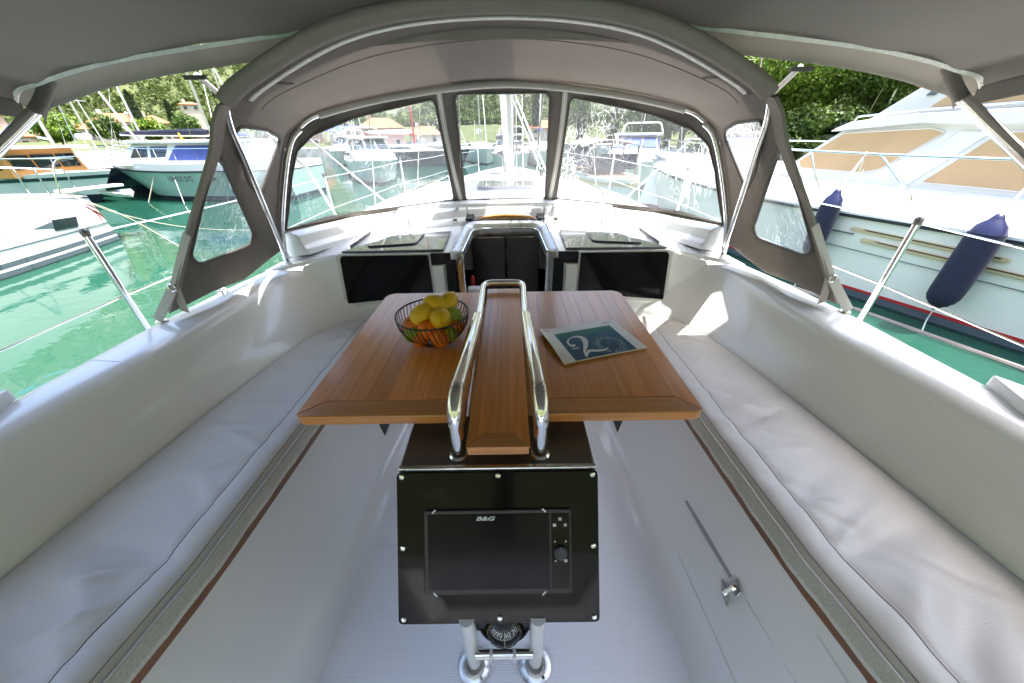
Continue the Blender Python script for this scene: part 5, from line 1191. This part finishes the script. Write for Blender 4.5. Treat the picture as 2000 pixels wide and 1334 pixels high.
# launch under a tarpaulin
t = Thing('covered_launch', 'wooden launch with brown tarpaulin roof in the right windscreen', 'motorboat', (3.55, 17.6, 0), R(-88))
k = dict(full=.5, flare=.1, rake=.05)
t.part('hull', hull_band(6, 2.0, .75, .02, .75, **k), 'white', angle=50); t.part('stripe', hull_band(6.02, 2.03, .75, .55, .66, **k), 'ochre', angle=50); t.part('deck', deck_g(6, 2.0, .75, **k), 'wood_brown')
t.part('tarpaulin', G().slab(lambda u, v: (.4+u*3.6, (2*v-1)*(1.0+.05*math.sin(u*9)), 1.72+.14*(1-(2*v-1)**2)+.04*math.sin(u*13+v*5)), 16, 10, (0, 0, .03)), 'tarp')
for x in (.6, 2.2, 3.8):
    for s in (1, -1): t.part('post', G().tube([(x, s*.9, .7), (x, s*.9, 1.72)], .03, 6), 'wood_brown')
t.part('side_curtain', G().box(.6, 3.8, -.93, -.90, 1.0, 1.7), 'navy', smooth=False); t.part('front_curtain', G().box(3.78, 3.81, -.88, .88, .95, 1.45), 'navy', smooth=False)

# ================================================================== motor yacht alongside on the right
my = Thing('motor_yacht', 'big white motor yacht with tan window covers alongside on the right', 'motor yacht', (5.2, 3.94, 0), math.atan2(.933, -.36))
def my_side(u):
    """inset of the port side from the flat (y = -inset), bow at u = 7.6"""
    k = max(0, (u-1.2)/6.4); return 2.1*k**2.0
def my_band(z0, z1, mt, name, out=0.0, in1=0.0, n=40, **kw):
    g = G(); rings = []
    for i in range(n+1):
        u = -7.5 + 15.1*(i/n)**.85; y = min(my_side(u), 2.09)
        k = max(0, (u-1.2)/6.4); f = lambda z: .10*(1-min(1, max(0, z)/1.1))*(1+3*k)
        P = [(u - .0, -(y+f(z0))+out, z0+.12*k*k*(z0/1.1)), (u, -(y+f(z1)+in1)+out, z1+.12*k*k*(z1/1.1))]
        P = [(x, min(yy, 0+out), z) for x, yy, z in P]
        rings.append(P + [(x, -4.2-yy, z) for x, yy, z in P[::-1]])
    g.loft(rings); return my.part(name, g, mt, angle=50, **kw)
my_band(.15, 1.08, 'cream', 'hull'); my_band(.112, .149, 'red', 'red_line', .004); my_band(.02, .111, 'slate', 'boot_stripe', .002); my_band(-.4, .019, 'antifoul', 'underbody')
my_band(1.075, 1.115, 'antifoul', 'rub_rail', .03); my_band(1.116, 1.145, 'white', 'rail_cap', .03)
# bulwark and side deck rising to the cabin
g = G(); rings = []
for i in range(41):
    u = -7.5+15.1*(i/40)**.85; y = min(my_side(u), 2.09); k = max(0, (u-1.2)/6.4); dz = .12*k*k
    P = [(u, -y+.012, 1.135+dz), (u, -y-.03, 1.20+dz), (u, -y-.10, 1.27+dz), (u, -y-.20-(.0)*(1-k), 1.31+dz), (u, -y-(2.1-y)*.32, 1.40+dz), (u, -y-(2.1-y)*.45, 1.47+dz), (u, -2.1, 1.52+dz)]
    rings.append(P + [(x, -4.2-yy, z) for x, yy, z in P[::-1]])
my.part('side_deck', g.loft(rings, closed=False), 'white', angle=50)
for k_, (a, b) in enumerate((((1.07, .935), (-.45, .905)), ((.90, .815), (-1.6, .755)))):
    (u0, z0), (u1, z1) = a, b; y = -.012
    pts = [(u0-.04, y, z0-.028), (u0, y, z0), (u0-.04, y, z0+.028), (u1+.04, y, z1+.030), (u1, y, z1), (u1+.04, y, z1-.030)]
    o = my.part('vent_recess', G().prism(pts, (0, .018, 0)), 'ochre', smooth=False, bevel=.01)
    my.part('vent_slot', G().prism([(u0-.22, .008, z0+.002), (u0-.16, .008, z0+.018), (u1+.08, .008, z1+.018), (u1+.08, .008, z1+.004)], (0, .004, 0)), 'gold_dark', parent=o, smooth=False)
my.part('hull_seam', G().tube([(u, -.028, .665-.03*(1.2-u)/1.9) for u in np.linspace(-7, 1.4, 20)], .006, 5), 'slate')
my.part('hull_dash', G().box(1.0, 1.28, -.02, .006, .86, .875), 'slate', smooth=False)
my.part('hull_dash', G().box(-1.05, -.62, -.02, .006, .90, .92), 'blue_canvas', smooth=False)
# cabin, roof, flybridge
V = .8
def vside(pts, v0, v1): return [(u, -v0, z) for u, z in pts], (0, v0-v1, 0)
cabp = [(3.0, 1.38), (2.12, 2.09), (-6.0, 2.2), (-6.0, 1.3)]
cabp = [(3.0, 1.38), (2.12, 2.12), (1.2, 2.20), (-6.0, 2.38), (-6.0, 1.3)]; P, vv = vside(cabp, V, 3.4); my.part('cabin', G().prism(P, vv), 'white', smooth=False, bevel=.04)
roofp = [(2.24, 2.10), (2.16, 2.15), (2.0, 2.225), (1.3, 2.30), (-6.2, 2.46), (-6.2, 2.36), (.6, 2.16), (1.2, 2.19)]
P, vv = vside(roofp, V-.10, 3.5); my.part('roof', G().prism(P, vv), 'white', smooth=False, bevel=.025, seg=3)
for pts in ([(2.58, 1.67), (2.07, 2.075), (1.08, 2.13), (.93, 2.085), (1.42, 1.62), (1.62, 1.565), (2.50, 1.565)], [(.90, 1.50), (.46, 2.085), (-2.6, 2.14), (-2.6, 1.46)]):
    P = [(u, -V+.004, z) for u, z in pts]
    o = my.part('window_cover', G().prism(fillet(P, .03, 3, True), (0, .014, 0)), 'tan_cover', bevel=.004)
    my.part('cover_hem', G().tube(fillet([p + Vector((0, .016, 0)) for p in map(Vector, P)], .03, 3, True) + [Vector(P[0]) + Vector((0, .016, 0))], .007, 6), 'white', parent=o)
o = my.part('windscreen_cover', G().add([(2.62, -.98, 1.70), (2.62, -3.2, 1.70), (2.17, -3.2, 2.07), (2.17, -.98, 2.07)], [(0, 1, 2, 3)]), 'tan_cover', smooth=False, solid=.02)
my.part('cabin_pillar', G().prism([(u, -V+.006, z) for u, z in ((1.02, 1.46), (1.28, 1.55), (.80, 2.10), (.52, 2.09))], (0, .012, 0)), 'white', smooth=False, bevel=.006)
flyp = [(1.86, 2.25), (1.42, 2.60), (1.30, 2.625), (.9, 2.64), (-5, 2.95), (-5, 2.35)]
P, vv = vside(flyp, V+.02, 3.35); my.part('flybridge', G().prism(P, vv), 'white', smooth=False, bevel=.03)
my.part('fly_cover', G().prism(fillet([(u, -V-.016, z) for u, z in ((1.22, 2.37), (1.05, 2.53), (.55, 2.60), (-3.0, 2.80), (-3.0, 2.45))], .02, 3, True), (0, .02, 0)), 'tan_cover', bevel=.004)
my.part('fly_line', G().tube([(1.44, -V-.0, 2.60), (1.20, -V, 2.612), (.9, -V, 2.62)], .010, 5), 'red')
my.part('fly_vent', G().prism([(1.33, -V-.016, 2.50), (1.24, -V-.016, 2.49), (1.20, -V-.016, 2.53), (1.29, -V-.016, 2.545)], (0, .016, 0)), 'slate', smooth=False, bevel=.006)
my.part('roof_rail', G().tube(fillet([(2.0, -V+.02, 2.24), (1.98, -V+.02, 2.29), (1.2, -V+.04, 2.345), (-1.5, -V+.04, 2.44), (-1.52, -V+.04, 2.36)], .03, 3), .012, 7), 'steel')
for u in (1.3, .2, -.8): my.part('rail_post', G().tube([(u, -V+.03, 2.29+.02*(1.3-u)), (u, -V+.04, 2.345+.035*(1.2-u))], .010, 6), 'steel')
# guard rail
rl = [(u, -(my_side(u)+.10), 1.845+.10*max(0, (u-1.2)/6.4)) for u in np.linspace(-6.5, 6.9, 36)]
my.part('guard_rail', G().tube(rl, .014, 8), 'steel')
rl2 = [(u, -4.2-y, z) for u, y, z in rl]; my.part('guard_rail', G().tube(rl2, .014, 8), 'steel')
for ub, ut in ((1.72, 2.06), (.62, 1.17), (-.6, -.05), (-1.8, -1.25), (-3.2, -2.65), (2.85, 3.2), (4.0, 4.35), (5.2, 5.5), (6.3, 6.55)):
    yb = -(my_side(ub)+.13); yt = -(my_side(ut)+.10); zb = 1.285+.12*max(0, (ub-1.2)/6.4)**2; zt = 1.845+.10*max(0, (ut-1.2)/6.4)
    q = my.part('rail_post', G().tube(fillet([(ub, yb, zb), (ub+.03, yb+.01, zb+.10), (ut, yt, zt)], .04, 3), .012, 7), 'steel')
    my.part('post_foot', G().rev([(.03, 0), (.028, .012), (.015, .02)], 10, (ub, yb, zb-.01)), 'steel', parent=q)
my.part('mooring_hose', G().tube([my.o.matrix_world.inverted() @ Vector(p) if False else Vector(p) for p in smooth_path([(1.6, .35, .02), (.2, .30, -.002), (-1.2, .36, .01), (-2.8, .42, -.002), (-4.5, .35, .01)], 6)], .03, 7), 'tarp', label='dark floating hose lying along the waterline')
# fenders
def fender(label, u, ztop, length, r, lean=0.0):
    c, s = -.36, .933
    def Wp(a, y, z): return Vector((5.2 + a*c - y*s, 3.94 + a*s + y*c, z))
    base = Wp(u, .16, ztop-length)
    t = Thing('fender', label, 'fender', base, 0, 'navy fenders hanging on the motor yacht')
    pr = [(.02, -.05), (.035, -.03), (r*.45, 0), (r*.8, .05), (r*.97, .11), (r, .18), (r*1.01, length*.5), (r, length-.20), (r*.97, length-.13)]
    t.part('cover', G().rev(pr, 22), 'navy', angle=60)
    t.part('cap', G().rev([(r*.965, length-.14), (r*.80, length-.06), (r*.45, length-.005), (.045, length+.03), (.03, length+.06), (.01, length+.065)], 22), 'navy_gloss', angle=60)
    t.part('foot', G().rev([(r*.62, .012), (r*.40, -.004), (.03, -.035), (.02, -.06), (.005, -.062)], 18), 'navy_gloss', angle=60)
    top = Vector((0, 0, length+.05)); kn = Wp(u+lean, -.10, 1.845) - base
    for dx in (-.025, .025):
        mid = top*.5 + kn*.5 + Vector((dx, dx*.5, -.02)); t.part('lanyard', G().tube(smooth_path([top, mid, kn], 6), .008, 6), 'rope_w')
    t.part('knot', G().ball(kn, .03, 10, (1, 1, .8)), 'rope_w')
    t.part('lanyard_loop', G().tube(smooth_path([kn + Vector((0, 0, -.05)), kn + Vector((-.03, -.05, -.2)), kn + Vector((.0, -.06, -.33)), kn + Vector((.03, -.04, -.18))], 5), .006, 6), 'rope_w')
    t.part('tail_line', G().tube(smooth_path([(0, 0, -.05), (.0, .0, -.2), (-.10, -.10, -base.z+.02)], 5), .007, 6), 'rope_w')
fender('navy fender nearer the sprayhood, partly hidden by its window', 1.33, 1.36, .86, .125)
fender('larger navy fender at the right edge with its rope tail hanging to the water', -.20, 1.30, .98, .145, .0)
# ================================================================== shore, hill and woods
def shoreR(th):
    return float(np.interp(math.degrees(th), [-180, -110, -65, -45, -25, -5, 8, 18, 28, 38, 60, 110, 180], [40, 55, 60, 54, 52, 54, 52, 44, 33, 26, 24, 30, 40]))
def hillz(x, y):
    r = math.hypot(x, y); th = math.atan2(x, y); d = r - shoreR(th)
    if d < 0: return -1.0
    n = mnoise.fractal(Vector((x*.008, y*.008, 3.0)), 1.0, 2.0, 4)
    sl = float(np.interp(math.degrees(th), [-60, 15, 30], [72, 60, 14])); z = 1.0 + .055*min(d, sl) + .50*max(0, d-sl) * (1+.22*n) ; z = z if z < 190 else 190 + (z-190)*.5
    return z + .8*mnoise.noise(Vector((x*.06, y*.06, 1))) * min(1, d/20)
g = G(); NT, NR = 240, 60
vs = []
for i in range(NT+1):
    th = R(-180 + 360*i/NT); r0 = shoreR(th)
    for j in range(NR+1):
        if j == 0: vs.append((math.sin(th)*r0, math.cos(th)*r0, -.6)); continue
        d = .05 + 620*((j-1)/(NR-1))**2.1; r = r0+d; x, y = math.sin(th)*r, math.cos(th)*r; vs.append((x, y, hillz(x, y) if j > 1 else .9))
g.add(vs, [(i*(NR+1)+j, (i+1)*(NR+1)+j, (i+1)*(NR+1)+j+1, i*(NR+1)+j+1) for i in range(NT) for j in range(NR)])
struct('hillside', g, 'hill', angle=80, fixn=True)
# stone quay
g = G(); rings = []
for i in range(91):
    th = R(-95+120*i/90); r = shoreR(th)
    rings.append([(math.sin(th)*q, math.cos(th)*q, z) for q, z in ((r-2.2, -.5), (r-2.2, .85), (r-2.1, .9), (r+3, .95), (r+3, -.5))])
struct('quay', g.loft(rings), 'stone', angle=30)
def leaves(cent, rad, n, size, seed, gap=.35, shell=.55, lobes=9, squash=1.0):
    """leaf clumps as small bent quads spread through several lobes"""
    rg = np.random.default_rng(seed); cent = np.array(cent, float); rad = np.array(rad, float)
    lc = rg.normal(size=(lobes, 3)); lc /= np.linalg.norm(lc, axis=1)[:, None]; lc *= rg.uniform(.35, .78, (lobes, 1)); lr = rg.uniform(.30, .55, lobes)
    k = rg.integers(0, lobes, n); d = rg.normal(size=(n, 3)); d /= np.linalg.norm(d, axis=1)[:, None]
    q = lr[k]*(shell + (1-shell)*rg.random(n)**.5)*(1+.25*rg.normal(size=n)*gap)
    p = cent + (lc[k] + d*q[:, None])*rad
    nv = d + .8*rg.normal(size=(n, 3)); nv[:, 2] += .4; nv /= np.linalg.norm(nv, axis=1)[:, None]
    a = np.cross(nv, rg.normal(size=(n, 3))); a /= np.linalg.norm(a, axis=1)[:, None]; b = np.cross(nv, a)
    s = size*rg.uniform(.55, 1.35, n)[:, None]
    V = np.stack([p-a*s, p-b*s*.62+nv*s*.12, p+a*s, p+b*s*.62+nv*s*.12], 1).reshape(-1, 3)
    return V
def quads_obj(name, V, m, parent=None, loc=None):
    n = len(V)//4; me = bpy.data.meshes.new(name)
    me.vertices.add(len(V)); me.vertices.foreach_set('co', V.astype(np.float32).ravel())
    me.loops.add(n*4); me.loops.foreach_set('vertex_index', np.arange(n*4, dtype=np.int32))
    me.polygons.add(n); me.polygons.foreach_set('loop_start', np.arange(0, n*4, 4, dtype=np.int32)); me.polygons.foreach_set('loop_total', np.full(n, 4, dtype=np.int32))
    me.update(); me.validate(); me.materials.append(M[m]); o = bpy.data.objects.new(name, me); scene.collection.objects.link(o)
    if parent is not None: o.parent = parent.o
    return o
# scrub and trees that cover the hill
rg = np.random.default_rng(4); VV = []
cnt = 0
while cnt < 17000:
    th = R(rg.uniform(-66, 62)); r0 = shoreR(th); d = (48 if th < .3 else 10) * (9 ** rg.random()); r = r0 + d; x, y = math.sin(th)*r, math.cos(th)*r; z = hillz(x, y)
    pn = mnoise.noise(Vector((x*.03, y*.03, 7)))
    if z > 34 and rg.random() < min(.75, (z-34)/60) : continue
    if pn < -.38: continue
    h = rg.uniform(.55, 1.35)*(1+.25*pn)*(1 + d/300); cnt += 1
    nq = 22 if d > 90 else 40
    VV.append(leaves((x, y, z+h*.55), (h*.95, h*.95, h*.85), nq, h*.23, int(rg.integers(1e9)), lobes=5))
o = quads_obj('hillside_scrub', np.concatenate(VV), 'leaf_hill'); tag(o, 'green scrub and trees covering the hillside', 'scrub', kind='stuff')
# individual trees near the shore
def tree(label, x, y, h, w, m, n, leafsize, seed, z=None, group='trees along the shore', name='shore_tree'):
    z = hillz(x, y) if z is None else z
    t = Thing(name, label, 'tree', (x, y, z), 0, group); rs = random.Random(seed)
    t.part('trunk', G().tube([(0, 0, -.4), (.1*w*rs.uniform(-1, 1), .1*w*rs.uniform(-1, 1), h*.35), (.2*w*rs.uniform(-1, 1), .2*w*rs.uniform(-1, 1), h*.75)], [h*.03, h*.022, h*.008], 8), 'bark')
    for k in range(5):
        a = rs.uniform(0, 6.28); z0 = h*rs.uniform(.25, .5); e = (math.cos(a)*w*.6, math.sin(a)*w*.6, z0+h*rs.uniform(.15, .35)); t.part('branch', G().tube([(0, 0, z0), (e[0]*.5, e[1]*.5, z0+(e[2]-z0)*.6), e], [h*.012, h*.008, h*.003], 6), 'bark')
    V = leaves((0, 0, h*.58), (w, w, h*.46), n, leafsize, seed, lobes=16)
    quads_obj('crown', V, m, t)
right = [(11.6, 26.5, 7.6, 3.2, 'leaf_near', 15000, 'bright green leafy tree right of the sprayhood, nearest the gap'),
         (15.8, 24.6, 6.6, 3.3, 'leaf_near', 16000, 'broad sunlit tree rising behind the motor yacht bow'),
         (20.5, 23.6, 6.6, 3.2, 'leaf_dark', 11000, 'darker tree behind the motor yacht cabin'),
         (18.3, 30, 9.5, 4.2, 'leaf_near', 13000, 'tall green tree second row behind the right shore trees'),
         (13.2, 33, 11, 4.2, 'leaf_dark', 10000, 'tall dark tree at the back of the right shore'),
         (24.5, 27, 9, 4.2, 'leaf_dark', 9000, 'dark tree farthest right behind the flybridge'),
         (9.8, 36, 9.0, 3.4, 'leaf_near', 7000, 'olive green tree behind the masts in the right windscreen'),
         (7.3, 41.5, 7.5, 3.0, 'leaf_dark', 5000, 'dark green tree just left of the right shore woods')]
for i, (x, y, h, w, m, n, lab) in enumerate(right):
    tree(lab, x, y, h, w, m, int(n*2.0), .085, 60+i, z=max(.6, hillz(x, y)))
V = np.concatenate([leaves((x, y, 1.6 + .3*k), (2.4, 2.0, 1.5), 4200, .10, 900+k, lobes=8) for k, (x, y) in enumerate(((12.8, 23.8), (16, 22.2), (19.5, 21.3), (23.5, 21), (10.2, 28.5)))])
o = quads_obj('shore_undergrowth', V, 'leaf_dark'); tag(o, 'dark undergrowth along the right shore', 'bushes', kind='stuff')
left = [(-37.5, 47, 5.2, 2.6, 'leaf_dark', 'pine left of the red roofed house with radar mast in front'), (-42.2, 43, 4.6, 2.4, 'leaf_dark', 'dark bushy tree below the small orange roof'),
        (-46, 41, 5.0, 2.6, 'leaf_near', 'green tree at far left by the wheelhouse boat'), (-40.5, 45.5, 4.4, 2.3, 'leaf_near', 'olive tree in front of the big house'), (-33, 50, 4.0, 2.2, 'leaf_dark', 'dark tree right of the grey stone wall'),
        (-30.5, 49, 3.4, 2.2, 'leaf_near', 'light green tree beside the blue sail cover'), (-17, 55, 6, 2.8, 'leaf_dark', 'dark tree between the orange roofs in the left windscreen'), (-9, 58, 6, 2.8, 'leaf_dark', 'dark tree left of our mast'), (-27, 54, 4.5, 2.2, 'leaf_near', 'green tree seen through the left side window'), (1.5, 58, 5.5, 2.6, 'leaf_dark', 'dark tree directly behind our mast')]
for i, (x, y, h, w, m, lab) in enumerate(left): tree(lab, x, y, h*.58, w*.72, m, 3000, .15, 120+i)
def cypress(label, x, y, h, seed):
    z = hillz(x, y); t = Thing('cypress', label, 'tree', (x, y, z), 0, 'cypresses by the houses'); t.part('trunk', G().tube([(0, 0, -.3), (0, 0, h*.4)], [.1, .05], 6), 'bark')
    rg = np.random.default_rng(seed); n = 1500; q = rg.random(n); r = .085*h*np.sin(np.pi*np.clip(q*.93+.05, 0, 1))**.7; a = rg.uniform(0, 6.283, n)
    p = np.stack([r*np.cos(a), r*np.sin(a), .05*h+q*h*.95], 1); nv = rg.normal(size=(n, 3)); aa = np.stack([np.zeros(n), np.zeros(n), np.ones(n)], 1)+.25*nv; b = np.cross(aa, nv); b /= np.linalg.norm(b, axis=1)[:, None]; s = .16
    quads_obj('crown', np.stack([p-aa*s*1.4, p-b*s, p+aa*s*1.4, p+b*s], 1).reshape(-1, 3), 'leaf_cyp', t)
cypress('tall dark cypress between the two orange roofed house blocks', -46.6, 51.6, 5.2, 1); cypress('dark cypress right of the orange hip roof', -43.4, 53.0, 4.4, 2)
for i, (x, y, lab) in enumerate(((3.8, 56, 'cypress right of our mast'), (6.8, 53, 'cypress left of the covered launch'), (9.0, 50, 'cypress behind the blue windowed cruiser'), (11.6, 46, 'cypress behind the genoa of the right hand sailing boat'))): cypress('dark slim ' + lab, x, y, 6.5, 10+i)
# houses
def house(label, x, y, rz, w, d, h, wall='stucco', z=None, hip=True, floors=2, rise=.28, balcony=False):
    z = hillz(x, y) if z is None else z
    t = Thing('house', label, 'house', (x, y, z), R(rz), 'houses on the hillside')
    t.part('wall', G().box(-w/2, w/2, -d/2, d/2, -2.5, h), wall, smooth=False)
    e = .22; rh = d*rise; k = d*.45 if hip else 0
    t.part('roof', G().add([(-w/2-e, -d/2-e, h), (w/2+e, -d/2-e, h), (w/2+e, d/2+e, h), (-w/2-e, d/2+e, h), (-w/2-e+k, 0, h+rh), (w/2+e-k, 0, h+rh)], [(0, 1, 5, 4), (2, 3, 4, 5), (1, 2, 5), (3, 0, 4), (3, 2, 1, 0)]), 'roof', smooth=False)
    nx = max(2, int(w/1.7)); fh = h/floors
    for f in range(floors):
        for i in range(nx):
            xx = -w/2 + w*(i+.5)/nx
            o = t.part('window', G().box(xx-.32, xx+.32, -d/2-.04, -d/2+.02, f*fh+fh*.30, f*fh+fh*.80), 'white', smooth=False); t.part('pane', G().box(xx-.26, xx+.26, -d/2-.06, -d/2-.035, f*fh+fh*.33, f*fh+fh*.77), 'shutter', parent=o, smooth=False)
        for i in range(max(1, int(d/2.2))):
            yy = -d/2 + d*(i+.5)/max(1, int(d/2.2))
            o = t.part('window', G().box(w/2-.02, w/2+.04, yy-.3, yy+.3, f*fh+fh*.30, f*fh+fh*.80), 'white', smooth=False); t.part('pane', G().box(w/2+.035, w/2+.06, yy-.25, yy+.25, f*fh+fh*.33, f*fh+fh*.77), 'shutter', parent=o, smooth=False)
    if balcony:
        b = t.part('balcony', G().box(-w*.45, w*.2, -d/2-.9, -d/2, fh-.12, fh), 'stucco', smooth=False)
        t.part('balcony_rail', G().box(-w*.45, w*.2, -d/2-.9, -d/2-.86, fh, fh+.5), 'white', parent=b, smooth=False)
    t.part('chimney', G().box(-w*.25-.2, -w*.25+.2, -.2, .2, h+rh*.4, h+rh+.4), wall, smooth=False)
    return t
house('long cream house with orange roof on the left hillside above the stone wall', -48.9, 51, 38, 4.6, 3.4, 2.2, z=1.6, balcony=True)
house('pale house with orange hip roof right of the long cream house', -46.9, 54.0, 40, 3.0, 3.2, 2.0, z=1.7)
house('low annex with orange roof left of the long cream house', -51.9, 49.6, 38, 1.9, 2.2, 1.2, z=1.9, floors=1)
house('small house with orange roof in the trees further left', -59.5, 52, 45, 3.2, 2.4, .9, z=1.4, floors=1)
house('pink house at the far left edge behind the steel pole', -60.5, 46, 50, 5.0, 4.0, 3.4, 'stucco_pk', z=1.2)
house('low pink house behind the wheelhouse boat', -54, 43.5, 50, 3.4, 3.0, 1.6, 'stucco_pk', z=.8, floors=1)
house('pinkish shore house with flat orange roof behind the blue sail cover', -40.5, 52, 35, 4.5, 3.4, 1.7, 'stucco_pk', z=.6, rise=.2)
house('small white house high among the trees on the hill', -52, 68, 35, 2.6, 2.4, 1.0, z=5.6, floors=1, rise=.15)
house('orange roofed house seen through the left side window', -34.5, 52, 30, 5.0, 4, 2.0, 'stucco', z=.7)
house('terracotta house at the left end of the left windscreen', -26.3, 51.5, 25, 4.6, 4, 2.4, 'stucco_pk', z=.7)
house('broad terracotta roofed house beside the red mast', -16.4, 52.0, 15, 5.4, 4, 2.1, 'stucco_pk', z=.7)
house('low orange roofed house just left of the centre window', -11.2, 54, 10, 4.2, 3.6, 1.2, 'stucco', z=.8, floors=1)
house('white house behind the masts right of centre', 4.8, 57, -5, 4.2, 3.4, 1.8, 'stucco', z=.8)
t = Thing('retaining_wall', 'grey stone retaining wall below the cream house', 'wall', (-45.0, 47.4, 0), R(40)); t.part('masonry', G().box(-2.2, 2.2, -.4, .4, -.5, 2.6), 'stone', smooth=False, bevel=.05); t.part('coping', G().box(-2.3, 2.3, -.5, .5, 2.6, 2.75), 'stucco', smooth=False)
t = Thing('blue_shed', 'low shed with blue roof behind the flybridge cruiser', 'shed', (-20.3, 50.5, .8), R(15)); t.part('wall', G().box(-2, 2, -1.2, 1.2, 0, 1.7), 'stucco', smooth=False); t.part('roof', G().add([(-2.3, -1.5, 1.7), (2.3, -1.5, 1.7), (2.3, 1.5, 1.7), (-2.3, 1.5, 1.7), (-2.3, 0, 2.3), (2.3, 0, 2.3)], [(0, 1, 5, 4), (2, 3, 4, 5), (0, 4, 3), (1, 2, 5)]), 'blue_canvas', smooth=False)
for i, (x, y) in enumerate(((-55, 38.5), (-38, 41), (-31, 43.5))):
    t = Thing('quay_lamp', ['lamp post on the quay at far left', 'lamp post on the quay below the cream house', 'lamp post on the quay by the blue sail cover'][i], 'lamp post', (x, y, .9)); t.part('post', G().tube([(0, 0, 0), (0, 0, 3.2)], .05, 6), 'alu'); t.part('lantern', G().ball((0, 0, 3.3), .15, 8), 'white')
